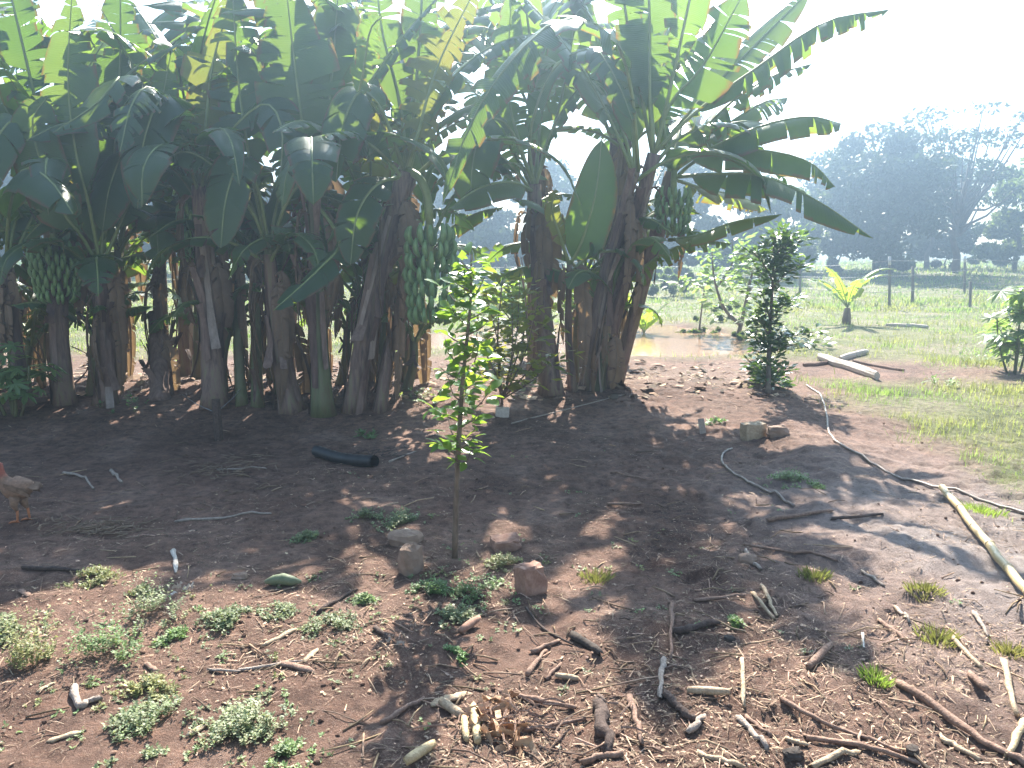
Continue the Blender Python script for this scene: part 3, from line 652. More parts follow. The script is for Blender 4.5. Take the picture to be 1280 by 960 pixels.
mb = MB(); mb.tube(spline([at(510, 214, 7.9), at(524, 222, 7.8), at(534, 245, 7.75), at(537, 280, 7.75)], 8), [.04] * 8, 7); obj('bunch_stalk', mb, M['midrib'], PL['lean'][0])
mb = MB(); mb.tube(spline([at(72, 262, 8.25), at(66, 262, 8.1), at(66, 285, 8.0), at(68, 305, 8.0)], 8), [.035] * 8, 7); obj('bunch_stalk', mb, M['midrib'], PL['bunchleft'][0])

# ------------------------------------------------------------------ small leafy plants
def leaf_card(name, m, ln, wd, bend=.25, fold=.2):
    """a small pointed leaf, base at the origin, along +X"""
    mb = MB(); prof = [(0, .12), (.25, .8), (.5, 1), (.78, .7), (1, .04)]
    for t, w_ in prof:
        z = -bend * ln * t * t
        for s in (-1, 0, 1): mb.v.append(Vector((t * ln, s * w_ * wd / 2, z + abs(s) * fold * w_ * wd / 2)))
    for k in range(4):
        for s in range(2): mb.f.append((k * 3 + s, k * 3 + s + 1, k * 3 + s + 4, k * 3 + s + 3))
    return mesh_of(mb, name, m)
def lobed_leaf(m, r, rng, lobes=7):
    """palmate leaf, stalk at the origin, facing +Z"""
    mb = MB(); n = lobes * 4; mb.v.append(Vector((0, 0, .02 * r)))
    for k in range(n + 1):
        t = k / n; an = -2.6 + 5.2 * t; ph = (t * lobes) % 1.0
        rr = r * (.38 + .62 * (1 - abs(2 * ph - 1)) ** .8) * (.75 + .25 * math.cos(an * .8)) * rng.uniform(.92, 1.05)
        mb.v.append(Vector((rr * math.cos(an), rr * math.sin(an), -.22 * r * (rr / r) ** 2 + rng.uniform(-.03, .03) * r)))
    for k in range(n): mb.f.append((0, k + 1, k + 2))
    return mesh_of(mb, 'leaf', m, smooth_=False)
def orient(d, up=UP, roll=0.0):
    d = d.normalized(); y = up.cross(d)
    if y.length < 1e-3: y = Vector((0, 1, 0))
    y.normalize(); z = d.cross(y)
    return Matrix((d, y, z)).transposed().to_quaternion() @ Quaternion((1, 0, 0), roll)
def rdir(rng, zlo=-.4, zhi=.7):
    a_ = rng.uniform(0, 6.283); z = rng.uniform(zlo, zhi); r = math.sqrt(1 - z * z); return Vector((math.cos(a_) * r, math.sin(a_) * r, z))
def leafy(name, base, label, cat, axes, m, n, ln, rng, rad, bark='bark', group=None, trunk='trunk', wdk=.5, t_from=.3, as_parts=True, zr=(-.3, .7), wide=None, extra=0):
    """small tree: trunk and twigs as tubes, leaves placed around the axes; axes = list of (points, r0, r1)"""
    root = empty(name, base, label, cat, group); off = Vector(base)
    cards = [leaf_card('leaf', M[m], ln * s, ln * s * wdk * q, b_) for s, q, b_ in ((1, 1, .2), (.85, 1.1, .35), (1.15, .9, .1), (.7, 1, .3))]
    P = []
    for k, (pts, r0, r1) in enumerate(axes):
        p = spline(pts, 12); mb = MB(); mb.tube(p, [r0 + (r1 - r0) * i / 11 for i in range(12)], 7, True, .08, rng)
        obj(trunk if k == 0 else 'branch', mb, M[bark], root); P.append(p)
    mass = []
    for k in range(n + extra):
        p = rng.choice(P[1:]) if len(P) > 1 and rng.random() < .75 else P[0]
        t = rng.uniform(t_from, 1) if p is P[0] else rng.uniform(.15, 1)
        f = min(t, .999) * 11; j = int(f); c = p[j].lerp(p[j + 1], f - j)
        d = rdir(rng, *zr); w_ = rad * (1 if wide is None else wide(t)) * rng.random() ** .7
        q = orient(d + Vector((0, 0, rng.uniform(-.3, .2))), UP, rng.uniform(-.7, .7))
        c = c + Vector((d.x, d.y, d.z * .7)) * w_
        if k < n: put('leaf', cards[k % 4], root, c - off, q, rng.uniform(.55, 1.3)); continue
        l = ln * rng.uniform(.6, 1.1); x_ = q @ Vector((l, 0, 0)); y_ = q @ Vector((0, l * wdk / 2, 0)); c = c - off
        mass.append([tuple(v) for v in (c, c + x_ * .5 + y_, c + x_, c + x_ * .5 - y_)])
    if mass: tag(put('foliage', np_mesh('foliage', np.array(mass), 4, M[m]), root), kind='stuff')
    return root

rng = random.Random(21)
# sapling in front of the grove
b = gp(568, 697)
top = at(589, 318, 4.12); tr = [b - Vector((0, 0, .03)), at(571, 600, 4.07), at(578, 480, 4.09), at(588, 380, 4.1), top]
tw = []
for k in range(22):
    f = .05 + .93 * (k + rng.random() * .6) / 22; y_ = 600 - 275 * f; x_ = 571 + 18 * f; sd_ = (-1) ** k; ln_ = rng.uniform(12, 34) * (.55 + .6 * math.sin(math.pi * min(1, f * 1.05)))
    tw.append(([at(x_, y_, 4.09), at(x_ + sd_ * ln_ * .6, y_ - 8, 4.09 + rng.uniform(-.06, .06)), at(x_ + sd_ * ln_, y_ - rng.uniform(14, 34), 4.09 + rng.uniform(-.13, .13))], .005, .0018))
leafy('citrus_sapling', b, 'slim young citrus tree standing alone among stones in front of the grove', 'sapling', [(tr, .018, .004)] + tw, 'citrus_leaf', 300, .092, rng, .045, t_from=.33, extra=60, zr=(-.25, .75))
# yellow-leaved bush behind it
b = gp(628, 505)
axs = [([b, at(622, 430, 7.6), at(628, 350, 7.6)], .014, .004)]
for (ex, ey, dY) in ((585, 400, .1), (605, 355, -.1), (650, 345, .1), (672, 380, 0), (690, 410, .1), (640, 380, -.2), (700, 440, -.1), (600, 430, -.2), (665, 345, .2)):
    axs.append(([b + Vector((0, 0, .05)), at((628 + ex) / 2 + 6, (505 + ey) / 2, 7.6 + dY / 2), at(ex, ey, 7.6 + dY)], .010, .003))
leafy('leafy_bush', b, 'thin-stemmed bush with yellow-green leaves left of the thick right clump', 'bush', axs, 'thin_leaf', 300, .13, rng, .17, trunk='stem', t_from=.25, extra=260)
# dark shrub at the right end of the bed
b = gp(960, 492)
axs = [([b, at(962, 420, 9.2), at(966, 350, 9.2), at(968, 292, 9.2)], .03, .008)]
for (sx_, sy_, ex, ey, dY) in ((962, 430, 1018, 415, -.1), (962, 440, 1022, 428, .1), (964, 400, 992, 372, .2), (966, 360, 1000, 330, .1), (966, 350, 942, 316, -.2), (968, 320, 1000, 296, 0), (962, 420, 942, 396, .1), (960, 470, 944, 455, 0), (963, 400, 948, 356, .1), (968, 330, 985, 286, .2), (960, 475, 978, 462, -.1), (966, 345, 990, 318, .2), (960, 482, 952, 474, -.15), (960, 484, 972, 478, .15), (962, 440, 950, 425, -.1)):
    axs.append(([at(sx_, sy_, 9.2), at((sx_ + ex) / 2, (sy_ + ey) / 2 - 3, 9.2 + dY / 2), at(ex, ey, 9.2 + dY)], .012, .004))
leafy('dark_shrub', b, 'dense dark-leaved shrub at the right end of the shaded soil', 'shrub', axs, 'shrub_leaf', 300, .105, rng, .17, t_from=.04, extra=2300)
# young tree by the pond with curved twin limbs
b = gp(921, 425)
Yp = b.y
axs = [([b, at(930, 390, Yp), at(938, 350, Yp), at(950, 315, Yp)], .05, .015), ([at(924, 405, Yp), at(905, 385, Yp), at(893, 350, Yp), at(890, 315, Yp)], .04, .012), ([at(935, 365, Yp), at(960, 330, Yp), at(985, 290, Yp)], .03, .01), ([at(895, 360, Yp), at(915, 330, Yp), at(915, 300, Yp)], .025, .008)]
leafy('young_tree', b, 'young tree with two curved limbs on the pond bank', 'tree', axs, 'papaya_leaf', 260, .20, rng, .45, t_from=.6, trunk='trunk', extra=250)
b = gp(872, 430); Yp = b.y
axs = [([b, at(876, 395, Yp), at(882, 350, Yp)], .025, .012)] + [([at(880, 362, Yp), at(880 + dx / 2, 350, Yp + .1), at(880 + dx, 352 + abs(dx) * .15, Yp + .2)], .01, .005) for dx in (-38, -20, 12, 30)]
leafy('thin_tree', b, 'thin-trunked sapling with a flat tuft of leaves beside the pond', 'sapling', axs, 'papaya_leaf', 110, .19, rng, .25, t_from=.75)

def frond_plant(name, base, label, cat, h, n, ln, hw, m, rng, stemr=.05, stemh=.25, tear=.2, p0=(45, 85), p1=(-20, 35)):
    root = empty(name, base, label, cat); base = Vector(base); c = base + Vector((0, 0, stemh))
    mb = MB(); mb.tube([base - Vector((0, 0, .05)), base.lerp(c, .5), c], [stemr * 1.2, stemr, stemr * .7], 9, True, .05, rng); obj('stem', mb, M['pseudostem'], root)
    for k in range(n):
        az = 6.283 * (k + rng.uniform(-.2, .2)) / n
        pts = arch(c, az, ln * rng.uniform(.75, 1.1), R(rng.uniform(*p0)), R(rng.uniform(*p1)), rng)
        leaf(root, pts, hw, UP * .6 - Vector((math.sin(az), math.cos(az), 0)) * .8, rng, m, ribr=.012, tear=tear, grav=.3, start=.12, fold=.35)
    return root
for (px, py, top_, wpx, lab) in ((652, 452, 335, 60, 'bright yellow-green bush beyond the stems, just behind the thin yellow-leaved bush'), (738, 452, 330, 42, 'bright green bush beyond the grove between the lone stem and the right clump')):
    b = gp(px, py); Yb = b.y; hh = py - top_
    axs = [([b, at(px + 3, py - hh * .5, Yb), at(px - 2, top_ + 12, Yb)], .02, .006)] + [([at(px, py - hh * .3, Yb), at(px + k_ * wpx * .5, py - hh * .6, Yb + .2 * k_), at(px + k_ * wpx, top_ + 12 + abs(k_) * 22, Yb + .4 * k_)], .012, .004) for k_ in (-1, -.6, -.3, .35, .7, 1)]
    leafy('leafy_bush', b, lab, 'bush', axs, 'bright_leaf', 260, .22, rng, .3, trunk='stem', t_from=.3, wdk=.6, extra=160)
frond_plant('young_banana', gp(804, 440), 'small bright young banana plant at the pond edge', 'banana plant', .8, 8, .95, .12, 'bright_leaf', rng, .045, .38)
frond_plant('young_palm', gp(1058, 404), 'young palm with upright split leaves in the sunny grass', 'palm', 1.2, 8, 1.5, .17, 'bright_leaf', rng, .09, .35, .8, (40, 80), (-25, 30))
def papaya(name, base, label, cat, stems, rng, r=.17, m='papaya_leaf', rz=(.2, .9)):
    """plant with long-stalked lobed leaves"""
    root = empty(name, base, label, cat); base = Vector(base); LV = [lobed_leaf(M[m], r * s, rng) for s in (1, .8, 1.15)]
    for (dx, dy, h, n) in stems:
        t_ = base + Vector((dx, dy, h)); mb = MB(); mb.tube(spline([base + Vector((dx * .3, dy * .3, -.03)), base + Vector((dx * .8, dy * .8, h * .5)), t_], 6), [.018, .016, .014, .012, .011, .01], 6)
        obj('stem', mb, M['green_stem'], root)
        for k in range(n):
            hz = rng.uniform(.35, 1.0); d = rdir(rng, -.1, .5); s0 = base + Vector((dx, dy, h)) * hz; e = s0 + d * rng.uniform(.12, .34)
            mb = MB(); mb.tube([s0, s0.lerp(e, .5) + Vector((0, 0, .02)), e], [.006, .005, .004], 5); lf = obj('leaf_stalk', mb, M['midrib'], root)
            nrm = (UP + d * rng.uniform(.2, .9)).normalized(); q = nrm.to_track_quat('Z', 'X')
            put('leaf', LV[k % 3], root, e - base, q @ Quaternion((0, 0, 1), rng.uniform(0, 6.28)), rng.uniform(.8, 1.15))
    return root
papaya('papaya_shrub', gp(1268, 466), 'pale broad-leaved shrub at the right edge of the grass', 'shrub', [(0, 0, 1.15, 14), (.35, .2, 1.25, 14), (-.25, .1, .75, 12), (-.1, -.2, .5, 10), (.5, -.1, .9, 12), (.9, .2, 1.1, 12)], rng, .24)
papaya('lobed_seedling', gp(18, 520), 'seedling with pale lobed leaves at the left edge before the grove', 'seedling', [(0, 0, .62, 9), (.22, -.05, .5, 9), (-.25, 0, .66, 8), (-.1, .1, .40, 6), (.1, -.1, .35, 5)], rng, .17, 'papaya_leaf')

def weed_mesh(c, rad, h, n, ln, rng, wd=.5, tint=(1, 1, 1)):
    V = []; tn = []
    for k in range(max(5, n // 8)):
        x = c[0] + rng.gauss(0, rad * .45); y = c[1] + rng.gauss(0, rad * .45); r = math.hypot(x - c[0], y - c[1]) / rad
        if vnoise(np.array(x * 16), np.array(y * 16), 7) < .42: continue
        zt = h * rng.uniform(.25, 1.0) * max(.15, 1 - r * .7); lean = rdir(rng, 0, .2) * zt * .5; gs = rng.uniform(.65, 1.25)
        for q in range(8):
            f = rng.uniform(.2, 1); p = Vector((x, y, gzf(x, y) + zt * f)) + lean * f; d = rdir(rng, -.2, .8); l = ln * rng.uniform(.5, 1.2)
            s = d.cross(UP if abs(d.z) < .9 else Vector((1, 0, 0))).normalized() * (l * wd / 2)
            V.append((p, p + d * l * .5 + s, p + d * l, p + d * l * .5 - s))
            g_ = gs * rng.uniform(.8, 1.2); tn.append((tint[0] * g_ * rng.uniform(.9, 1.1), tint[1] * g_, tint[2] * g_))
    return np.array([[tuple(q) for q in f] for f in V]), np.array(tn)
def weed(px, py, rpx, label, h=None, kind='leafy', n=None, tint=(1, 1, 1), ln=.028, cat='weed', name='weed_clump'):
    c = gp(px, py); rad = rpx * c.length / FPX * 1.25; h = h if h else rad * .6
    if kind == 'leafy': V, t = weed_mesh(c, rad, h, n or int(400 + 17000 * rad), ln, rng, .55, tint)
    else:
        V = []; t = []
        for k in range(n or int(120 + 1500 * rad)):
            a_ = rng.uniform(0, 6.283); r = rad * .6 * rng.random() * 1.3; x, y = c.x + math.cos(a_) * r, c.y + math.sin(a_) * r
            p = Vector((x, y, gzf(x, y) - .005)); d = (Vector((math.cos(a_), math.sin(a_), 0)) * rng.uniform(.1, .8) + UP).normalized(); l = h * rng.uniform(.5, 1.2)
            s = d.cross(rdir(rng)).normalized() * .0022; m_ = p + d * l * .6; e = m_ + (d - UP * .4).normalized() * l * .5
            V.append((p - s, p + s, m_ + s * .7, e)); g_ = rng.uniform(.7, 1.25); t.append((tint[0] * g_, tint[1] * g_, tint[2] * g_))
        V = np.array([[tuple(q) for q in f] for f in V]); t = np.array(t)
    V = V - np.array(tuple(c)); o = put(name, np_mesh(name, V, 4, M['weed_leaf' if kind == 'leafy' else 'grass'], t)); o.location = c
    return tag(o, label, cat, 'weeds growing on the bare soil')
DUST = (1.2, 1.08, 1.15); DRY = (1.35, 1.08, .9); TUFT = (.9, .72, .75)
WEEDS = [(14, 786, 30, 'thick pale weed clump cut by the left edge of the picture', 'leafy', DUST), (118, 726, 22, 'dusty weed patch just below the end of the grove shadow', 'leafy', DRY), (184, 740, 18, 'low yellowish weed left of the white crumpled scrap', 'leafy', DRY),
    (128, 826, 36, 'bushy bright green weed above the grey bent wood', 'leafy', (1, 1.1, .9)), (190, 772, 26, 'sprawling grey-green weed between the bushy weed and the scrap', 'leafy', DUST), (216, 796, 14, 'small fresh green weed at the side of the sprawling one', 'leafy', (1, 1.15, .8)),
    (284, 778, 28, 'pale weed clump around the small dark stick', 'leafy', DUST), (348, 768, 20, 'weed tuft just below the green fruit', 'leafy', DUST), (415, 785, 28, 'pale weed clump at the tip of the pointed leaf shadow', 'leafy', DUST),
    (190, 905, 38, 'round dusty weed left of the lower pale splinter', 'leafy', DUST), (192, 862, 26, 'thin yellow weed above the round dusty one', 'leafy', DRY), (308, 910, 46, 'wide weed mat right of the lower pale splinter', 'leafy', DUST), (355, 948, 30, 'green weed at the bottom edge left of the sapling shadow', 'leafy', (1, 1.1, .85)),
    (165, 952, 26, 'weed at the bottom edge below the round dusty one', 'leafy', DUST), (38, 828, 18, 'yellow dry tuft left of the bushy bright weed', 'leafy', DRY), (456, 750, 12, 'single leafy seedling in the sun patch left of the sapling', 'leafy', (1, 1.1, .9)),
    (595, 738, 30, 'fresh green weed at the foot of the sapling beside the brick block', 'leafy', (1, 1.1, .85)), (542, 740, 24, 'shaded green weed touching the sapling shadow', 'leafy', (.9, 1.05, .85)), (575, 772, 22, 'small-leaved dusty weed above the red broken tile', 'leafy', DUST),
    (632, 706, 24, 'yellow weed between the two clay bricks', 'leafy', DRY), (567, 820, 14, 'broad green seedling right of the sapling shadow', 'leafy', (.9, 1.15, .8)), (500, 655, 26, 'weed stems standing behind the dark round stone', 'leafy', DUST), (460, 648, 18, 'thin weed in the shade left of the dark stone', 'leafy', DUST),
    (384, 672, 14, 'small weed inside the leaf shadow near the green fruit', 'leafy', DUST), (916, 778, 11, 'lone sprig on the bare soil right of the upright sticks', 'leafy', (1, 1.15, .8)), (988, 602, 22, 'weed in the shade below the wooden block', 'leafy', (1, 1.1, .9)), (1016, 610, 10, 'tiny sunlit sprig right of the shaded weed', 'leafy', (1.1, 1.2, .8)),
    (895, 530, 14, 'shaded weed beside the little wooden tag', 'leafy', (.9, 1.1, .9)), (148, 512, 30, 'green weed bush at the foot of the shaggy banana stem', 'leafy', (.8, 1.1, .9)), (455, 548, 16, 'flat weed behind the black tube', 'leafy', (.8, 1, .8)), (1175, 482, 22, 'light green weed in the lawn before the pale shrub', 'leafy', (1.1, 1.2, .8)),
    (1235, 455, 40, 'big green weed patch at the foot of the pale shrub', 'leafy', (1.1, 1.2, .8)), (520, 500, 22, 'sunlit weed behind the leaning stems', 'leafy', (1.1, 1.1, .7)),
    (1156, 738, 20, 'dry grass tuft on the grey soil near the bamboo pole', 'grass', TUFT), (1172, 800, 22, 'brown grass tuft beside the split sticks', 'grass', TUFT), (1095, 850, 16, 'grass sprig at the upper end of the long stick', 'grass', (1, 1.1, .7)),
    (1018, 722, 18, 'brown grass tuft inside the leaf shadow', 'grass', TUFT), (1262, 815, 18, 'dry grass tuft at the right edge', 'grass', TUFT), (745, 725, 20, 'yellow grass tuft right of the brick block', 'grass', TUFT), (1225, 640, 26, 'green grass tuft under the bamboo pole', 'grass', (1, 1.15, .7))]
for (x, y, r_, lab, k, ti) in WEEDS:
    weed(x, y, r_, lab, kind=k, tint=ti, h=(.26 if 'bush' in lab else None) if k == 'leafy' else .045, ln=.017 if y > 560 else .05, n=None if y > 560 else 160)

VV = []; TT = []
for k in range(230):
    if k % 3: x, y = rng.gauss(-1.2, .6), rng.gauss(3.0, .5)
    elif k % 2: x, y = rng.gauss(-.1, .35), rng.gauss(3.9, .35)
    else: x, y = rng.gauss(.6, .9), rng.gauss(4.6, .9)
    if y < 2: continue
    V, t = weed_mesh((x, y, 0), rng.uniform(.02, .07), rng.uniform(.01, .03), rng.randint(20, 60), .014, rng, .55, rng.choice((DUST, DRY, (1, 1.1, .9))))
    if len(V): VV.append(V); TT.append(t)
tag(put('ground_weeds', np_mesh('ground_weeds', np.concatenate(VV), 4, M['weed_leaf'], np.concatenate(TT))), 'tiny weed sprigs creeping over the bare soil', 'weeds', kind='stuff')
# ------------------------------------------------------------------ grass and litter (uncountable)
nr = np.random.default_rng(3)
def blades(n, ylo, yhi, hgt, wid, xk=(-.75, .78), pw=1.0, tint=(1, 1, 1)):
    y = ylo * (yhi / ylo) ** (nr.random(n) ** pw); x = (xk[0] + (xk[1] - xk[0]) * nr.random(n)) * y
    gm = grass_mask(x, y); keep = (nr.random(n) < gm ** 1.5 * (.45 + 1.0 * smooth(.38, .6, fbm(x * 1.7, y * 1.7, 95, 3)))) & (pond_d(x, y) > 1.1); x, y = x[keep], y[keep]; n = len(x)
    z = gz(x, y); an = nr.random(n) * 6.283; le = nr.random(n) * .8 + .1; h = hgt * (.4 + nr.random(n)) * (.45 + 1.2 * smooth(.35, .7, fbm(x * 1.1, y * 1.1, 91, 4))) * (1 + .03 * y); wd = wid * (1 + .16 * y)
    p = np.stack([x, y, z - .01], -1); s = np.stack([np.cos(an), np.sin(an), 0 * an], -1) * wd[:, None] / 2
    ld = np.stack([-np.sin(an) * le, np.cos(an) * le, 1 + 0 * an], -1) * h[:, None]
    V = np.stack([p - s, p + s, p + ld], 1)
    dry = smooth(.4, .65, fbm(x * .9, y * .9, 101, 3))[:, None]
    t = (np.array([[.95, 1.08, .95]]) * (1 - dry) + np.array([[1.22, 1.05, 1.15]]) * dry) * (.82 + .36 * nr.random((n, 1))) * np.array([tint])
    return V, t
parts = [blades(70000, 4, 12, .045, .0035), blades(80000, 9, 30, .05, .005), blades(60000, 22, 90, .06, .010)]
tag(put('grass', np_mesh('grass', np.concatenate([p[0] for p in parts]), 3, M['grass'], np.concatenate([p[1] for p in parts]))), 'sunlit grass of the lawn and the field beyond', 'grass', kind='stuff')

def scatter(n, smin, smax, asp, lift=.004, ylo=1.9, yhi=10.5, keepf=None, curl=.3):
    y = ylo * (yhi / ylo) ** nr.random(n); x = (-.75 + 1.5 * nr.random(n)) * (y + .3)
    if keepf is not None:
        k = nr.random(n) < keepf(x, y); x, y = x[k], y[k]; n = len(x)
    z = gz(x, y); an = nr.random(n) * 6.283; l = smin + (smax - smin) * nr.random(n) ** 2; wd = l * asp * (.5 + nr.random(n))
    e = np.stack([np.cos(an), np.sin(an), (nr.random(n) - .5) * .35], -1) * l[:, None] / 2
    s = np.stack([-np.sin(an), np.cos(an), (nr.random(n) - .5) * 1.0], -1) * wd[:, None] / 2
    c = np.stack([x, y, z + lift + .25 * wd], -1); up = np.zeros_like(c); up[:, 2] = l * curl * (nr.random(n) - .2)
    A = np.stack([c - e - s, c - e + s, c + s + up * .5, c - s + up * .5], 1); B = np.stack([c - s + up * .5, c + s + up * .5, c + e + s * .6, c + e - s * .6], 1)
    t = np.array([[1, .95, .9]]) * (.35 + 1.75 * nr.random((n, 1)) ** 1.6) * (1 + .1 * (nr.random((n, 3)) - .5))
    return np.concatenate([A, B]), np.concatenate([t, t])
dens = lambda x, y: np.clip(.15 + 2.4 * (fbm(x * 1.6, y * 1.6, 111, 4) - .42), .04, 1) * (1 - grass_mask(x, y) * .85)
V1, t1 = scatter(70000, .005, .020, .4, keepf=dens)
V2, t2 = scatter(60000, .012, .075, .05, keepf=dens, curl=.15)
V3, t3 = scatter(2500, .04, .16, .4, ylo=8.2, yhi=12, keepf=lambda x, y: (x < 3.2) * 1.0, curl=.5)
tag(put('leaf_litter', np_mesh('leaf_litter', np.concatenate([V1, V2, V3]), 4, M['litter'], np.concatenate([t1, t2, t3]))), 'dry leaf scraps and straw strewn over the soil', 'litter', kind='stuff')
# clods
mb = MB(); rc = random.Random(8)
for k in range(500):
    y = 1.9 * (11 / 1.9) ** rc.random(); x = rc.uniform(-.72, .72) * y
    if rc.random() < float(grass_mask(x, y)): continue
    s = rc.uniform(.004, .013) * (1.8 if y > 8 else 1); mb.blob((x, y, gzf(x, y) + s * .3), (s, s * rc.uniform(.6, 1), s * .7), rc, 6, 4, .3)
tag(obj('soil_clods', mb, M['ground'], smooth_=False), 'loose crumbs of reddish soil', 'soil', kind='stuff')

# ------------------------------------------------------------------ sticks, canes, stones
def stick(pts, r, m, label, name='stick', cat='stick', group='sticks and stalks lying on the soil', kind='round', lift=None, lob=None):
    rng_ = random.Random(int(pts[0][0] * 13 + pts[0][1] * 7)); P = [gp(x, y) for x, y in pts]
    n = (5 if kind == 'cob' else 7) if len(P) == 2 else 11
    q = spline(P, n) if len(P) > 2 else [P[0].lerp(P[1], i / (n - 1)) for i in range(n)]
    for i, v in enumerate(q):
        base = max(v.z, gzf(v.x, v.y)) ; v.z = base + r * (.75 if kind != 'flat' else .4) + (lift[0] + (lift[1] - lift[0]) * i / (n - 1) if lift else 0)
        if 0 < i < n - 1 and kind != 'cob': v.x += rng_.uniform(-1, 1) * r * .5; v.y += rng_.uniform(-1, 1) * r * .5
    if kind == 'cob':
        for i in range(n): q[i].z = max(q[0].z, q[-1].z)
    if kind == 'flat': r *= .65
    mb = MB()
    if kind == 'cob':
        rad = [r * .8 * (.8, 1.0, 1.02, .98, .75)[i] if n == 5 else r for i in range(n)]; mb.tube(q, rad, 9, True, .07, rng_)
    elif kind == 'flat': mb.tube(q, [r * rng_.uniform(.8, 1.2) * (.5 if i in (0, n - 1) else 1) for i in range(n)], 6, True, .15, rng_, flat=2.2)
    else: mb.tube(q, [r * (1 - .3 * i / (n - 1)) * rng_.uniform(.82, 1.15) for i in range(n)], 8, True, .16, rng_)
    sd_n = len(mb.v) // n; T0 = (q[0] - q[1]).normalized(); T1 = (q[-1] - q[-2]).normalized(); jag = .5 if kind == 'cob' else 1.5
    for k in range(sd_n): mb.v[k] += T0 * r * rng_.uniform(-.4, 1) * jag; mb.v[-1 - k] += T1 * r * rng_.uniform(-.4, 1) * jag
    mid_ = q[n // 2]
    o = obj(name, mb, M[m], None, True, origin=(mid_.x, mid_.y, mid_.z - r))
    return tag(o, label, cat, group)
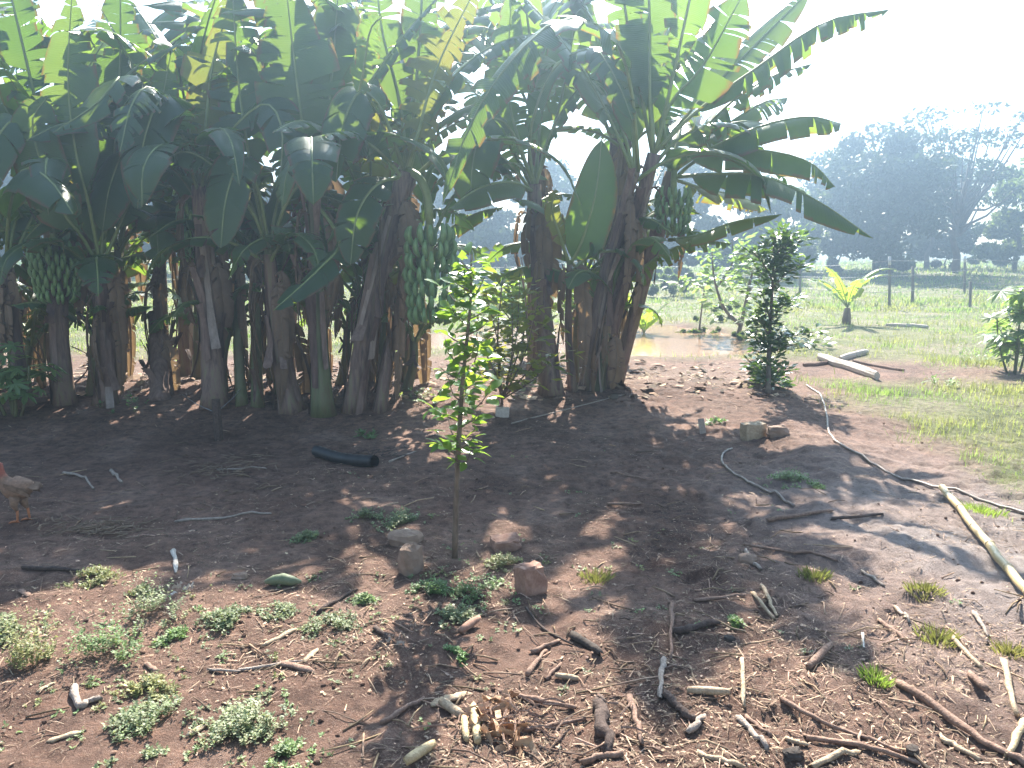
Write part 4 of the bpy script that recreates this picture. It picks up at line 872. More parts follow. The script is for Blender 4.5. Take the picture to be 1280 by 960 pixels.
ST = [([(625, 868), (718, 887)], .012, 'stick_brown', 'straight reddish stick right of the orange husk scraps'), ([(840, 757), (838, 826)], .011, 'stick_brown', 'upright-lying brown stick, upper of two end to end in the leaf shadow'), ([(829, 828), (825, 874)], .012, 'stick_grey', 'greyish stick, lower of two end to end in the leaf shadow'),
    ([(787, 874), (802, 932)], .012, 'stick_brown', 'short dark stick beside the half-buried wooden stump'), ([(719, 800), (750, 820)], .02, 'char', 'short charred chunk left of the upright sticks'), ([(870, 752), (930, 746)], .010, 'stick_brown', 'thin reddish stick reaching right from the leaf shadow'), ([(666, 817), (697, 803)], .011, 'stick_brown', 'short stick leaning over another by the pale cane bit'),
    ([(660, 844), (682, 815)], .011, 'stick_brown', 'short stick crossed by another above the pale cane bit'), ([(683, 850), (700, 832)], .008, 'stick_brown', 'small twig directly left of the pale cane bit'), ([(658, 761), (678, 786), (714, 806)], .007, 'stick_dark', 'thin bent twig below the clay brick block'), ([(862, 917), (877, 900)], .013, 'stick_grey', 'stubby grey stick end below the root'),
    ([(876, 946), (925, 960)], .012, 'stick_pale', 'pale stick cut by the bottom edge below the white cane'), ([(654, 916), (730, 901)], .010, 'stick_brown', 'brown stick between the husk scraps and the stump'), ([(732, 955), (775, 945)], .013, 'stick_brown', 'brown stick at the bottom edge left of the stump foot'), ([(833, 873), (850, 890), (866, 902)], .017, 'stick_dark', 'dark curved root below the end-to-end sticks'), ([(843, 792), (868, 788), (895, 781)], .018, 'stick_dark', 'thick dark root crossing the upright sticks'),
    ([(479, 904), (528, 876)], .011, 'stick_brown', 'brown stick lying across the sapling shadow'), ([(541, 882), (581, 868)], .013, 'stick_pale', 'flat pale splinter above the pale canes', 'flat'), ([(300, 839), (376, 828)], .007, 'stick_grey', 'long thin grey stick on the weedy soil at left'), ([(348, 830), (392, 840)], .012, 'stick_brown', 'reddish bark strip crossing the long thin stick', 'flat'), ([(327, 809), (370, 787)], .010, 'stick_pale', 'pale curved splinter above the reddish bark strip', 'flat'),
    ([(381, 828), (397, 812)], .009, 'stick_pale', 'little pale chip beside the reddish bark strip', 'flat'), ([(398, 768), (446, 738)], .010, 'stick_dark', 'stick inside the pointed leaf shadow below the green fruit'), ([(470, 788), (486, 800)], .013, 'stick_dark', 'dark stub left of the sapling shadow'), ([(30, 711), (103, 715)], .013, 'stick_dark', 'dark stick along the edge of the left shadow'), ([(60, 927), (100, 917)], .009, 'stick_pale', 'pale splinter alone on bare soil at lower left', 'flat'),
    ([(217, 687), (220, 716)], .010, 'white_wood', 'white bleached chip standing out left of the leaf shadow', 'flat'), ([(235, 921), (258, 907)], .010, 'stick_pale', 'tan splinter between the two lower weed mats', 'flat'), ([(46, 866), (68, 854)], .007, 'stick_pale', 'small tan splinter left of the grey bent wood', 'flat'), ([(181, 830), (198, 839)], .008, 'stick_brown', 'small chip below the sprawling grey-green weed', 'flat'), ([(26, 738), (35, 746)], .010, 'stick_brown', 'tiny brown chip above the left edge weed', 'flat'), ([(262, 838), (300, 840)], .006, 'stick_grey', 'thin grey twig pointing at the wide weed patch'),
    ([(1122, 857), (1180, 896), (1241, 938), (1282, 960)], .016, 'stick_brown', 'very long brown stick running to the lower right corner'), ([(1099, 777), (1137, 807)], .011, 'stick_brown', 'brown stick above the shadow tip, touching the brown tuft'), ([(1120, 761), (1136, 779)], .010, 'stick_grey', 'short grey stick near the dry tuft below the bamboo pole'), ([(1218, 768), (1235, 797)], .010, 'stick_grey', 'short grey stick on bare soil right of the brown tuft'), ([(1191, 799), (1225, 835)], .012, 'stick_pale', 'pale split stick right of the brown tuft'),
    ([(1255, 829), (1270, 894)], .014, 'stick_pale', 'pale straight stick near the right edge'), ([(1284, 904), (1259, 947)], .014, 'cane', 'yellow stick rising to the right edge above the long stick'), ([(927, 828), (930, 884)], .010, 'stick_pale', 'pale upright-lying stick right of the white cane'), ([(952, 734), (971, 772)], .010, 'stick_pale', 'pale stick, right one of a close pair'), ([(942, 743), (967, 775)], .010, 'stick_pale', 'pale stick, left one of a close pair'), ([(924, 900), (958, 937)], .012, 'stick_grey', 'grey stick, lower one of two side by side near the charred block'), ([(934, 899), (964, 923)], .009, 'stick_brown', 'brown stick, upper one of two side by side near the charred block'),
    ([(977, 876), (1020, 900), (1066, 920), (1127, 943)], .009, 'stick_brown', 'long thin wavy stick across the lower right soil'), ([(1007, 924), (1090, 937), (1155, 960)], .010, 'stick_brown', 'long stick at the bottom right below the wavy one'), ([(1014, 962), (1071, 943)], .012, 'stick_pale', 'pale stick cut by the bottom edge at right'), ([(985, 926), (1008, 933)], .009, 'stick_pale', 'small pale stick above the charred block'), ([(1078, 716), (1104, 733)], .009, 'stick_grey', 'short grey stick in the sun right of the leaf shadow'), ([(1078, 793), (1080, 811)], .006, 'white_wood', 'tiny white twig inside the long leaf shadow'), ([(1176, 925), (1222, 951)], .011, 'stick_pale', 'pale stick beside the very long brown one'),
    ([(962, 652), (1038, 640)], .014, 'stick_brown', 'reddish straight stick in the shade below the hose'), ([(1040, 650), (1102, 644)], .011, 'stick_dark', 'dark stick continuing the reddish one to the right'), ([(930, 682), (990, 692), (1046, 702)], .009, 'stick_brown', 'long thin stick below the reddish straight one'), ([(932, 690), (938, 702), (950, 713)], .013, 'stick_grey', 'grey crooked branch end in the middle shadow'), ([(765, 592), (805, 600)], .009, 'stick_brown', 'reddish twig lying from the narrow sun streak'), ([(760, 631), (800, 631)], .011, 'stick_brown', 'dim twig below the reddish one in shade'),
    ([(80, 592), (100, 596), (117, 612)], .011, 'stick_grey', 'grey crooked stick behind the hen'), ([(220, 653), (280, 649), (338, 643)], .009, 'stick_grey', 'long thin stick along the shadow edge near the twig tangle'), ([(272, 588), (332, 586)], .008, 'stick_grey', 'thin pale stick left of the black tube'), ([(139, 590), (152, 604)], .014, 'stick_grey', 'short grey stick right of the crooked one behind the hen'), ([(487, 578), (520, 565)], .008, 'stick_grey', 'thin stick just right of the black tube'), ([(640, 530), (780, 494)], .008, 'stick_grey', 'long faint stick at the foot of the right clump')]
for s in ST:
    stick(s[0], s[1], s[2], s[3], kind=s[4] if len(s) > 4 else 'round')
CN = [([(860, 866), (909, 877)], .018, 'stick_pale', 'whitish cane length lying alone in the sun'), ([(695, 848), (722, 851)], .014, 'stick_pale', 'small whitish cane bit left of the leaf shadow'), ([(592, 889), (597, 931)], .021, 'cane', 'longer of two yellow canes side by side by the husk scraps'), ([(580, 904), (583, 928)], .017, 'cane', 'shorter of two yellow canes side by side'), ([(552, 881), (577, 899)], .021, 'stick_pale', 'dull tan cane above the yellow pair'), ([(508, 962), (541, 935)], .021, 'cane', 'yellow cane cut by the bottom edge'),
    ([(1010, 838), (1037, 816)], .019, 'stick_brown', 'thick brown cane piece above the wavy stick'), ([(1212, 846), (1231, 873)], .018, 'stick_brown', 'thick mossy brown cane near the right edge'), ([(576, 793), (598, 783)], .022, 'brick', 'red clay shard below the dusty weed')]
for p_, r_, m_, lab in CN: stick(p_, r_, m_, lab, 'cut_cane' if m_ != 'brick' else 'clay_shard', 'cane piece' if m_ != 'brick' else 'clay shard', 'cut cane pieces' if m_ != 'brick' else None, 'cob')
stick([(749, 884), (753, 910), (760, 942)], .027, 'stick_dark', 'half-buried brown stump by the bottom edge', 'wood_stump', 'stump', None)
# twig debris too small and tangled to pick apart
rt = random.Random(77); mb = MB(); tones = []
for k in range(520):
    cx_, cy_, sx_, sy_ = rt.choice(((.3, 2.9, .5, .5), (.9, 3.1, .5, .6), (1.5, 2.9, .5, .5), (0, 2.6, .35, .3), (-.6, 3.2, .5, .5), (-1.2, 3.6, .8, .7), (.7, 4.0, .8, .8), (1.8, 3.8, .7, .8), (-.3, 5.5, 1.2, 1.2), (-2.2, 5.5, 1.0, .8)))
    x = rt.gauss(cx_, sx_); y = max(1.9, rt.gauss(cy_, sy_)); a_ = rt.uniform(0, 6.28); l = rt.uniform(.03, .16) * (1 if rt.random() < .8 else 1.6); r_ = rt.uniform(.0015, .0045)
    x2, y2 = x + math.cos(a_) * l, y + math.sin(a_) * l; xm, ym = (x + x2) / 2 + rt.gauss(0, .006), (y + y2) / 2 + rt.gauss(0, .006)
    n0 = len(mb.v); mb.tube([Vector((x, y, gzf(x, y) + r_)), Vector((xm, ym, gzf(xm, ym) + r_ * 2 + rt.uniform(0, .008))), Vector((x2, y2, gzf(x2, y2) + r_ + rt.uniform(0, .012)))], [r_, r_, r_ * .7], 5)
    g_ = rt.uniform(.5, 1.7); tones += [(g_, g_ * rt.uniform(.88, 1.0), g_ * rt.uniform(.78, .95), 1)] * (len(mb.v) - n0)
mb.tone = tones
tag(obj('small_twigs', mb, M['litter']), 'small twigs and straws mixed into the soil', 'twigs', kind='stuff')
# bent burnt wood, charred lumps, splinters of husk
stick([(93, 862), (99, 884), (110, 880), (122, 876)], .014, 'stick_grey', 'grey bent wood below the bushy bright weed', 'bent_wood', 'wood', None)
def lump(px, py, r, m, label, name, cat, sq=.6, wob=.15, rot=0, sink=.6, res=(10, 7)):
    c = gp(px, py); rg = random.Random(px * 7 + py); mb = MB(); mb.blob(c + Vector((0, 0, r[2] * sink)), r, rg, *res, wob, Matrix.Rotation(R(rot), 3, 'Z') @ Matrix.Rotation(rg.uniform(-.15, .15), 3, 'X'), sq)
    return tag(obj(name, mb, M[m], None, False, c), label, cat)
import bmesh
def chipped(px, py, d, m, label, rot, tilt=0.0):
    """clay brick with worn edges and chipped corners"""
    c = gp(px, py); rg_ = random.Random(px); bm = bmesh.new(); bmesh.ops.create_cube(bm, size=1.0)
    bmesh.ops.bevel(bm, geom=list(bm.edges), offset=.09, segments=2, affect='EDGES', profile=.6)
    bmesh.ops.subdivide_edges(bm, edges=[e for e in bm.edges if e.calc_length() > .4], cuts=3, use_grid_fill=True)
    q = Matrix.Rotation(R(rot), 3, 'Z') @ Matrix.Rotation(R(tilt), 3, 'X')
    for v in bm.verts:
        k = 1 + .05 * (rg_.random() * 2 - 1) + (-.16 if (v.co - Vector((.5, -.5, .5))).length < .38 else 0)
        v.co = q @ Vector((v.co.x * d[0] * k, v.co.y * d[1] * k, v.co.z * d[2] * k + d[2] * .38))
    me = bpy.data.meshes.new('clay_brick'); bm.to_mesh(me); bm.free(); me.materials.append(M[m])
    o = put('clay_brick', me); o.location = c; return tag(o, label, 'brick')
chipped(632, 685, (.16, .10, .075), 'brick', 'flat-topped sunlit clay brick right of the sapling', 20, 8)
chipped(664, 738, (.13, .10, .145), 'brick', 'upright squarish clay brick below the flat one', 32, -6)
lump(514, 715, (.062, .05, .095), 'stone', 'pale standing stone left of the sapling', 'stone', 'stone', .5, .1, 40)
lump(506, 678, (.10, .07, .045), 'stone', 'dark low stone behind the pale standing stone', 'stone', 'stone', .3, .12)
lump(942, 548, (.11, .07, .09), 'stick_pale', 'squat tan wooden block in the shade by the dark shrub', 'wooden_block', 'block', .75, .07, 20)
lump(972, 545, (.09, .07, .06), 'stone', 'dark lump right of the tan wooden block', 'stone', 'stone', .4, .15)
lump(992, 945, (.030, .024, .015), 'char', 'charred square block at the bottom right', 'charred_block', 'charred wood', .7, .2, 10)
lump(1140, 940, (.022, .018, .012), 'char', 'charred lump beside the end of the wavy stick', 'charred_block', 'charred wood', .5, .12, 40)
lump(912, 800, (.024, .02, .012), 'char', 'dark charred lump below the lone sprig', 'charred_block', 'charred wood', .5, .15)
lump(935, 705, (.05, .035, .035), 'stone', 'dark stone under the crooked branch end', 'stone', 'stone', .3, .15)
lump(300, 723, (.04, .03, .02), 'stone', 'dark crumbling lump left of the green fruit', 'stone', 'stone', .3, .2)
lump(628, 520, (.07, .05, .055), 'white_wood', 'whitish block at the foot of the yellow-leaved bush', 'pale_block', 'block', .75, .05, 5)
# little tag board
c = gp(877, 541); mb = MB(); mb.box(c + Vector((0, 0, .06)), (.055, .012, .14), Matrix.Rotation(R(-8), 3, 'Y') @ Matrix.Rotation(R(-12), 3, 'X'))
tag(obj('wooden_tag', mb, M['stick_grey'], None, False, c), 'small grey wooden tag standing in the shaded soil', 'tag')
# stake with string
c = gp(274, 550); root = empty('wooden_stake', c, 'short reddish wooden stake with thin strings in front of the grove', 'stake')
t_ = at(270, 499, c.y + .02); mb = MB(); mb.tube([c - Vector((0, 0, .05)), c.lerp(t_, .5), t_], [.042, .04, .038], 6, True, .08, rng); obj('post', mb, M['stick_dark'], root, False)
for ex, ey in ((308, 478), (226, 492)):
    e = at(ex, ey, 8.4); s_ = at(270, 516, c.y); mb = MB(); mb.tube([s_, s_.lerp(e, .5) - Vector((0, 0, .02)), e], [.004] * 3, 5); obj('string', mb, M['wire'], root)
# black tube
P = [gp(395, 570), gp(428, 580), gp(468, 584)]
for p_ in P: p_.z += .045
mb = MB(); q = spline(P, 22); mb.tube(q, [.045 + (.003 if k % 2 else -.001) for k in range(22)], 14, False)
root = empty('black_tube', gp(430, 584), 'short black plastic tube lying in the shade', 'tube'); obj('tube_wall', mb, M['black_plastic'], root)
mb = MB(); mb.tube(q, [.036] * 22, 14, False); mb.f = [f[::-1] for f in mb.f]; obj('tube_bore', mb, M['black_plastic'], root)
# hoses
def hose(pts, r, m, lab):
    P = [gp(x, y) for x, y in pts]; q = spline(P, 40)
    for v in q: v.z = gzf(v.x, v.y) + r * 1.1
    mb = MB(); mb.tube(q, [r] * 40, 8)
    return tag(obj('garden_hose', mb, M[m], None, True, q[20]), lab, 'hose', 'hoses lying on the soil')
hose([(1008, 482), (1026, 494), (1033, 520), (1042, 548), (1090, 582), (1150, 605), (1230, 628), (1300, 650)], .010, 'hose', 'long dusty hose winding along the edge of the lawn')
hose([(915, 562), (903, 570), (906, 584), (940, 606), (992, 634)], .009, 'hose', 'short curled hose in the shade left of the long one')
# bamboo pole
a_, b_ = gp(1177, 616), gp(1300, 772); root = empty('bamboo_pole', a_.lerp(b_, .5), 'pale yellow bamboo pole lying at the right edge', 'pole')
n = 13; q = [a_.lerp(b_, i / (n - 1)) for i in range(n)]
for v in q: v.z = max(a_.z, b_.z) * .5 + gzf(v.x, v.y) * .5 + .04
mb = MB(); mb.tube(q, [.023] * n, 12); obj('culm', mb, M['pole'], root)
for k in range(1, n - 1, 2):
    d = (q[k + 1] - q[k]).normalized(); mb = MB(); mb.tube([q[k] - d * .012, q[k] - d * .004, q[k] + d * .004, q[k] + d * .012], [.0235, .026, .026, .0235], 12); obj('joint_ring', mb, M['cane'], root)
# green fruit
P = [gp(331, 733), gp(342, 731), gp(354, 731), gp(366, 732), gp(377, 733)]
mb = MB(); mb.tube([p_ + Vector((0, 0, .024 + .006 * (k == 2))) for k, p_ in enumerate(P)], [.008, .026, .030, .025, .007], 10)
tag(obj('green_fruit', mb, M['fruit'], None, True, gp(354, 734)), 'green banana-shaped fruit lying at the edge of the leaf shadow', 'fruit')
# white crumpled scrap and orange husk scraps
def scrap(px, py, r, m, lab, name, cat, n=10):
    c = gp(px, py); rg = random.Random(px); mb = MB()
    for k in range(n):
        d = rdir(rg, 0, .4); p = c + Vector((rg.uniform(-r, r), rg.uniform(-r, r), rg.uniform(.004, .03))); s = d.cross(rdir(rg)).normalized(); l = rg.uniform(.5, 1) * r * .7
        b0 = len(mb.v)
        for u in range(4):
            for v in (-1, 1): mb.v.append(p + d * (u - 1.5) * l * .5 + s * v * l * .28 + Vector((0, 0, rg.uniform(0, .018))))
        for u in range(3): mb.f.append((b0 + u * 2, b0 + u * 2 + 1, b0 + u * 2 + 3, b0 + u * 2 + 2))
    return tag(obj(name, mb, M[m], None, False, c), lab, cat)
scrap(231, 742, .045, 'white_wood', 'white crumpled scrap below the bleached chip', 'crumpled_scrap', 'scrap', 7)
for (x, y, lab) in ((617, 888, 'upper heap of orange husk scraps right of the yellow canes'), (622, 915, 'lower heap of orange husk scraps right of the yellow canes'), (648, 930, 'orange husk scraps trailing right along the bottom')):
    tag(scrap(x, y, .075, 'husk', lab, 'husk_scraps', 'husk', 16), group='orange husk scraps')
scrap(497, 806, .04, 'stick_grey', 'greyish crumpled scrap left of the sapling shadow', 'crumpled_scrap', 'scrap', 6)
# tangles of dry twigs
def tangle(px, py, rx, ry, n, m, lab):
    c = gp(px, py); rg = random.Random(px * 3); mb = MB()
    for k in range(n):
        x = c.x + rg.gauss(0, rx / 2); y = c.y + rg.gauss(0, ry / 2); a_ = rg.uniform(0, 6.28); l = rg.uniform(.04, .14); z = gzf(x, y) + rg.uniform(.004, .05)
        p = [Vector((x, y, z))]
        for j in range(3): a_ += rg.uniform(-.7, .7); p.append(p[-1] + Vector((math.cos(a_), math.sin(a_), rg.uniform(-.25, .25))) * l / 3)
        mb.tube(p, [.004, .0036, .003, .002], 4)
    return tag(obj('dry_twigs', mb, M[m], None, False, c), lab, 'twigs', 'tangles of dry twigs', 'stuff')
tangle(120, 662, .38, .14, 110, 'dry_rib', 'tangle of dry grey roots on the dark soil right of the hen')
tangle(275, 590, .3, .35, 80, 'dry_rib', 'loose heap of dry twigs below the wooden stake')
tangle(640, 905, .25, .12, 50, 'stick_brown', 'brown twig mess around the orange husk scraps')
tangle(470, 570, .3, .25, 45, 'stick_dark', 'dim brown twigs beside the black tube')

# ------------------------------------------------------------------ split logs on the lawn
def log(p0, p1, r, m, lab):
    a_, b_ = gp(*p0), gp(*p1); q = [a_.lerp(b_, i / 6) for i in range(7)]
    for v in q: v.z = gzf(v.x, v.y) + r * .75
    mb = MB(); mb.tube(q, [r * k for k in (.75, 1, 1.05, .95, 1, .9, .8)], 9, True, .1, rng, .7)
    return tag(obj('dry_log', mb, M[m], None, False, q[3]), lab, 'log', 'dry logs on the lawn')
log((1024, 450), (1096, 475), .07, 'white_wood', 'long bleached log lying in the sunny lawn'); log((1050, 452), (1083, 443), .055, 'white_wood', 'short bleached log behind the long one')
log((1004, 458), (1034, 455), .03, 'stick_brown', 'thin brown branch left of the long bleached log'); log((1066, 452), (1130, 464), .022, 'stick_brown', 'thin branch on the bare patch right of the bleached logs')
log((1108, 408), (1160, 411), .05, 'white_wood', 'pale flat log far out in the lawn'); log((1285, 436), (1275, 425), .03, 'stick_pale', 'pale branch under the broad-leaved shrub')

# ------------------------------------------------------------------ hen
def hen():
    c = gp(24, 652); root = empty('hen', c, 'buff hen with bare red neck walking left at the edge of the picture', 'hen'); rg = random.Random(4)
    def W(x, y, z): return c + Vector((x, y, z)) * .9
    mb = MB()
    sp_ = [(.125, .275, .012), (.10, .262, .038), (.06, .245, .066), (.015, .235, .078), (-.03, .242, .073), (-.062, .265, .052), (-.080, .300, .036), (-.088, .335, .024), (-.092, .365, .023), (-.100, .388, .029), (-.118, .396, .026), (-.136, .392, .012), (-.155, .385, .003)]
    mb.tube([W(x, 0, z) for x, z, _ in sp_], [r for _, _, r in sp_], 12, True, .04, rg, .82)
    nb = len(mb.v); tones = []
    for v in mb.v:
        x = v.x - c.x; z = v.z - c.z
        tones.append((.32, .10, .065, 1) if z > .30 and x < -.05 else (.27, .17, .115, 1))
    def leg(y, fx, kx):
        mb.tube([W(.01, y, .19), W(kx, y, .12), W(kx + .018, y, .085)], [.036, .022, .010], 7); tones.extend([(.27, .17, .115, 1)] * 21)
        n0 = len(mb.v); mb.tube([W(kx + .018, y, .09), W(fx + .01, y, .02), W(fx, y, .008)], [.009, .007, .007], 6)
        for dx, dy in ((-.05, .0), (-.04, .022), (-.04, -.022), (.022, 0)):
            mb.tube([W(fx, y, .010), W(fx + dx * .6, y + dy * .6, .010), W(fx + dx, y + dy, .004)], [.006, .005, .002], 5)
        tones.extend([(.45, .17, .07, 1)] * (len(mb.v) - n0))
    leg(-.03, .0, -.005); leg(.03, .045, .03)
    mb.tone = tones; m, n, b = mat('hen_plumage'); a_ = n.nodes.new('ShaderNodeAttribute'); a_.attribute_name = 'tone'
    f = noise(n, 45, 4, .7); n.links.new(mix(n, .55, a_.outputs[0], ramp(n, f, [(.35, (.4, .35, .3)), (.65, (1.1, 1.0, .9))]), 'MULTIPLY'), b.inputs['Base Color']); b.inputs['Roughness'].default_value = .8; bump(n, b, f, .4, .01)
    obj('body', mb, m, root)
    fm = rough_mat('hen_feathers', (.13, .08, .055), (.26, .175, .12), 40, .85)
    for sy in (-1, 1):
        mb = MB()
        for k in range(9):
            x0 = -.035 + .012 * k; z0 = .275 - .004 * k; y0 = sy * (.052 + .008 * math.sin(k)); b0 = len(mb.v)
            for t, w_ in ((0, .014), (.5, .018), (1, .004)):
                for q_ in (-1, 1): mb.v.append(W(x0 + .07 * t, y0 + sy * (.020 * (1 - t)), z0 - .05 * t + q_ * w_))
            for u in range(2): mb.f.append((b0 + 2 * u, b0 + 2 * u + 1, b0 + 2 * u + 3, b0 + 2 * u + 2))
        obj('wing', mb, fm, root)
    mb = MB()
    for k in range(7):
        y0 = (k - 3) * .009; b0 = len(mb.v)
        for t, w_ in ((0, .014), (.6, .02), (1, .006)):
            for q_ in (-1, 1): mb.v.append(W(.085 + .085 * t, y0 + q_ * w_ * .6, .265 - .02 * abs(k - 3) * t * .5 + .005 * t + q_ * w_ * .7))
        for u in range(2): mb.f.append((b0 + 2 * u, b0 + 2 * u + 1, b0 + 2 * u + 3, b0 + 2 * u + 2))
    obj('tail', mb, fm, root)
    mb = MB()
    for k in range(4): mb.tube([W(-.10 - .008 * k, 0, .412), W(-.098 - .008 * k, 0, .425 + .004 * (k % 2))], [.006, .002], 5)
    mb.tube([W(-.125, 0, .38), W(-.123, 0, .358)], [.008, .005], 6)
    obj('comb', mb, rough_mat('hen_comb', (.4, .04, .03), (.55, .08, .05), 30, .6), root)
    for sy in (-1, 1):
        mb = MB(); mb.blob(W(-.114, sy * .0215, .400), (.0045, .003, .0045), rg, 7, 5, 0); obj('eye', mb, M['char'], root)
hen()

# ------------------------------------------------------------------ fence
fp = [(-14, 26.5, 1.2), (-9.5, 26.3, 1.2), (-5, 26, 1.2), (-.2, 25.6, 1.25)]
posts = [(735, 362, 322), (805, 364, 330), (1000, 372, 330), (1112, 385, 321), (1141, 380, 333), (1206, 367, 320), (1213, 384, 352)]
fr = gp(1000, 372); root = empty('wire_fence', fr, 'wire fence on wooden posts crossing the field behind the grove', 'fence')
tops = []
for (x, y, h) in fp: tops.append((Vector((x, y, gzf(x, y))), Vector((x, y, gzf(x, y) + h))))
for (px, y0, y1) in posts: b = gp(px, y0); tops.append((b, at(px, y1, b.y)))
tops += [(Vector((x, y, -.02)), Vector((x, y, 1.35))) for x, y in ((20.5, 30), (26, 31))]
for k, (b, t_) in enumerate(tops):
    mb = MB(); r = .05 if k == 8 or k == 9 else .042; mb.tube([b - Vector((0, 0, .2)), b.lerp(t_, .5), t_], [r, r * .95, r * .9], 8, True, .06, rng)
    o = obj('post', mb, M['post'], root)
    if k in (7, 9):
        mb = MB(); d = (t_ - b) * .16; mb.tube([t_ - d, t_ + Vector((0, 0, .006))], [r * .97] * 2, 10); obj('painted_top', mb, M['white_paint'], o)
order = sorted([t for k, t in enumerate(tops) if k not in (10, 8)], key=lambda t: t[0].x)
for f in (.3, .62, .92):
    pts = []
    for i, (b, t_) in enumerate(order):
        p = b.lerp(t_, f) - Vector((0, .07, 0))
        if pts: pts.append(pts[-1].lerp(p, .5) - Vector((0, 0, .04)))
        pts.append(p)
    mb = MB(); mb.tube(pts, [.007] * len(pts), 5); obj('wire', mb, M['wire'], root)

# ------------------------------------------------------------------ trees beyond the field
def crown_mesh(clumps, per, size, rg, m):
    V = []; T_ = []
    for (c, r) in clumps:
        n = per; d = rg.normal(size=(n, 3)); d /= np.linalg.norm(d, axis=1)[:, None]
        p = np.array(tuple(c)) + d * (np.array(r) * (rg.random((n, 1)) ** .4))
        a_ = rg.normal(size=(n, 3)); a_ /= np.linalg.norm(a_, axis=1)[:, None]; b_ = np.cross(a_, rg.normal(size=(n, 3))); b_ /= np.linalg.norm(b_, axis=1)[:, None]
        s = size * (.5 + rg.random((n, 1))); V.append(np.stack([p - a_ * s, p + b_ * s * .5, p + a_ * s, p - b_ * s * .5], 1))
        T_.append(np.full((n, 3), .75 + .5 * rg.random()) * (.75 + .5 * rg.random((n, 1))))
    return np.concatenate(V), np.concatenate(T_)
def far_tree(base, h, wd, lab, rg, style='dense', m='far_leaf', per=220, size=.16, cat='tree', name='tree', trunk_h=.25, nclump=26, depth=None):
    base = Vector(base); root = empty(name, base, lab, cat, 'trees beyond the field'); rs = random.Random(int(abs(base.x) * 100 + h * 10)); th = h * trunk_h
    mb = MB(); mb.tube([base - Vector((0, 0, .3)), base + Vector((rs.uniform(-.2, .2), 0, th * .5)), base + Vector((rs.uniform(-.3, .3), 0, th)), base + Vector((rs.uniform(-.5, .5), 0, h * .6))], [h * .028, h * .024, h * .02, h * .01], 8, True, .1, rs)
    cl = []; depth = depth or wd
    for k in range(nclump):
        if style == 'dense':
            an = rs.uniform(0, 6.283); z = rs.random(); rr = math.sqrt(rs.random()) * (.95 if z < .7 else .95 * math.sqrt(max(.05, 1 - ((z - .7) / .32) ** 2)))
            c = base + Vector((math.cos(an) * rr * wd / 2, math.sin(an) * rr * depth / 2, th * .6 + z * (h - th * .6) * .93)); s = h * rs.uniform(.08, .15)
            cl.append((c, (s * 1.25, s * 1.25, s * .85)))
        else:
            an = rs.uniform(0, 6.283); z = rs.uniform(.35, 1) ; rr = rs.uniform(.3, 1) * (1 - .35 * (z - .35))
            c = base + Vector((math.cos(an) * rr * wd / 2, math.sin(an) * rr * depth / 2, h * z)); s = h * rs.uniform(.045, .10); cl.append((c, (s * 1.9, s * 1.9, s * .6)))
            st_ = base + Vector((0, 0, th + (h * .5 - th) * rs.random()))
            mb.tube([st_, st_.lerp(c, .5) + Vector((0, 0, -h * .04)), c], [h * .010, h * .007, h * .003], 5)
    obj('trunk', mb, M['far_bark'], root)
    V, t = crown_mesh(cl, per, size, rg, m); V = V - np.array(tuple(base)); o = put('crown', np_mesh('crown', V, 4, M[m], t), root)
    return root
rg = np.random.default_rng(17)
def far(px, Yd): d = ray(px, 330); x = d.x / d.y * Yd; return (x, Yd, gzf(x, Yd))
def hfar(py, Yd): d = ray(640, py); return CAM_Z + d.z / d.y * Yd
far_tree(far(1095, 41.3), hfar(158, 41.3) - .5, 6.07, 'dense dark round tree right of the arching banana leaves', rg, nclump=55, per=260, size=0.143)
far_tree(far(1195, 42.8), hfar(140, 42.8) - .5, 6.77, 'tall airy tree with open branches and sky showing through', rg, 'open', nclump=46, per=70, size=0.121, trunk_h=.22)
far_tree(far(1268, 47.1), hfar(212, 47.1) - .5, 4.99, 'pale green tree at the right edge behind the airy one', rg, m='pale_leaf', nclump=30, per=220, size=0.156)
far_tree(far(1040, 49.9), hfar(190, 49.9) - .5, 4.99, 'tree between the banana leaves and the dark round tree', rg, nclump=32, per=220, size=0.170)
far_tree(far(1160, 53.4), hfar(200, 53.4) - .5, 6.42, 'dark tree low behind the airy tree', rg, nclump=36, per=200, size=0.186)
far_tree(far(1330, 44.2), hfar(180, 44.2) - .5, 5.70, 'leafy tree just beyond the right edge of the field', rg, m='pale_leaf', nclump=30, per=200)
far_tree(far(985, 44.2), hfar(225, 44.2) - .5, 4.99, 'bushy tree behind the dark shrub', rg, nclump=30, per=200, m='pale_leaf')
far_tree(far(920, 39.2), hfar(215, 39.2) - .5, 5.70, 'dark tree behind the twin-limbed young tree', rg, nclump=36, per=200)
far_tree(far(850, 42.8), hfar(200, 42.8) - .5, 5.70, 'dark tree seen under the leaves right of the clump', rg, nclump=32, per=200)
LX = [(770, 58, 215), (700, 62, 200), (630, 55, 220), (560, 60, 205), (490, 57, 215), (410, 60, 200), (330, 56, 215), (240, 60, 205), (150, 57, 210), (60, 60, 200), (-40, 58, 200)]
for k, (px, Yd, py) in enumerate(LX):
    far_tree(far(px, Yd * .73), hfar(py, Yd * .73) - .5, 6.2, ['dark tree', 'broad dark tree', 'bushy dark tree'][k % 3] + ' far behind the ' + ['thick right clump', 'lone dry stem', 'yellow-leaved bush', 'large green bunch', 'ragged leaning stem', 'straight slender stem', 'pale forked crown', 'shaded bunch', 'short dead stem', 'shaggy forked plant', 'left edge of the grove'][k], rg, nclump=26, per=170, size=0.214)
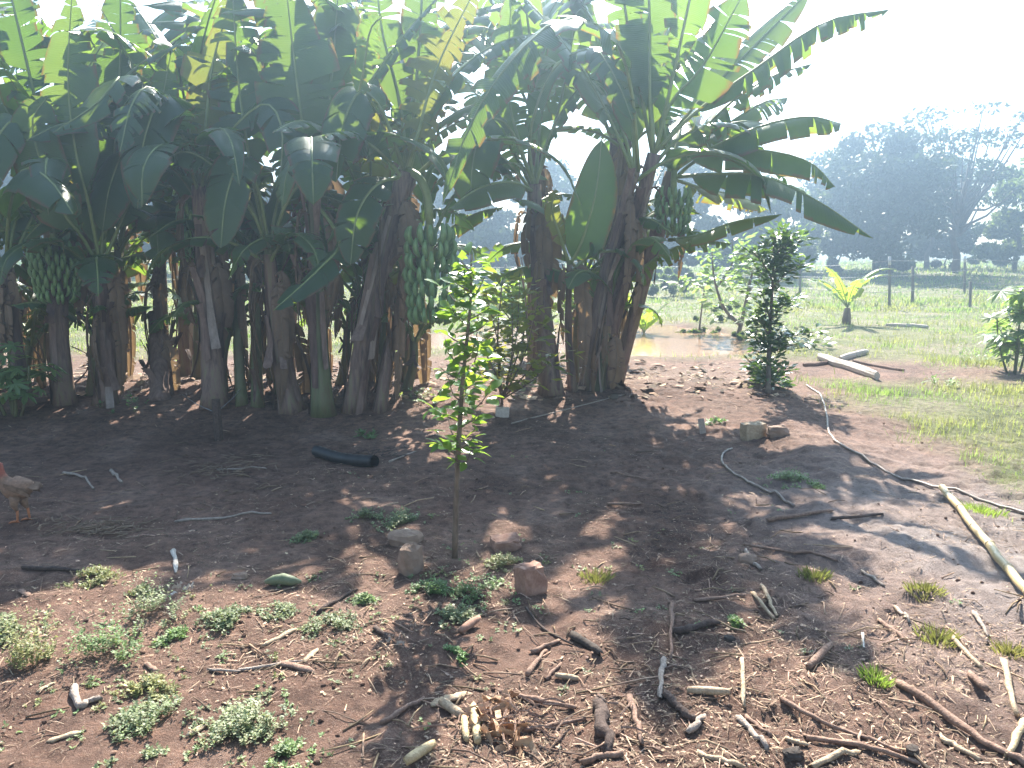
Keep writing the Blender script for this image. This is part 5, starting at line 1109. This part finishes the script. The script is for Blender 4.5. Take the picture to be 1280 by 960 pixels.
UND = [(1045, 50, 285), (1110, 52, 278), (1180, 66, 290), (1250, 70, 288), (1310, 66, 285), (960, 48, 295), (880, 46, 300), (800, 47, 298), (720, 46, 300), (640, 47, 298), (560, 46, 300), (470, 47, 298)]
for k, (px, Yd, py) in enumerate(UND):
    far_tree(far(px, Yd * .82), hfar(py, Yd * .82) - .5, 5.2, 'low dark bush under the trees ' + ['left of the dark round tree', 'below the dark round tree', 'below the airy tree', 'at the right end of the tree line', 'beyond the right edge', 'behind the dark shrub', 'behind the young pond tree', 'behind the bright young banana', 'behind the thick clump', 'behind the yellow-leaved bush', 'behind the green bunch', 'behind the leaning stems'][k], rg, m='far_leaf', cat='bush', name='bush', nclump=14, per=200, size=0.156, trunk_h=.1, depth=2.4)
for (px, py, hh, wd, lab) in ((660, 352, 1.5, 2.6, 'sunlit bush in the field behind the yellow-leaved bush'), (745, 356, 1.6, 2.4, 'sunlit bush in the field behind the lone stem'), (840, 372, 1.0, 1.6, 'low bush on the far pond bank')):
    b = gp(px, py); far_tree(b, hh, wd, lab, rg, m='pale_leaf', cat='bush', name='bush', nclump=14, per=90, size=.10, trunk_h=.2)
for (px, py, hh, wd, lab) in ((880, 428, .38, 1.4, 'green weeds on the near pond bank'), (940, 432, .32, 1.0, 'low leafy weeds on the bank below the young pond tree'), (905, 402, .4, 1.4, 'dark weeds on the far pond bank')):
    b = gp(px, py); far_tree(b, hh, wd, lab, rg, m='pale_leaf', cat='weed', name='weed_clump', nclump=14, per=60, size=.05, trunk_h=.2, depth=.5)

# ------------------------------------------------------------------ haze
GLARE_HAZE = 0.0088  # bluish scattering air, added chiefly to stand in for lens glare
if GLARE_HAZE:
    mb = MB(); mb.box((5, 60, 12.5), (240, 190, 28))
    m = bpy.data.materials.new('glare_haze_air'); m.use_nodes = True; n = m.node_tree; n.nodes.remove(n.nodes['Principled BSDF'])
    v = n.nodes.new('ShaderNodeVolumePrincipled'); v.inputs['Color'].default_value = (.50, .72, .98, 1); v.inputs['Density'].default_value = GLARE_HAZE; v.inputs['Anisotropy'].default_value = .8
    n.links.new(v.outputs[0], n.nodes['Material Output'].inputs['Volume'])
    tag(obj('glare_haze', mb, m, None, False), kind='stuff')
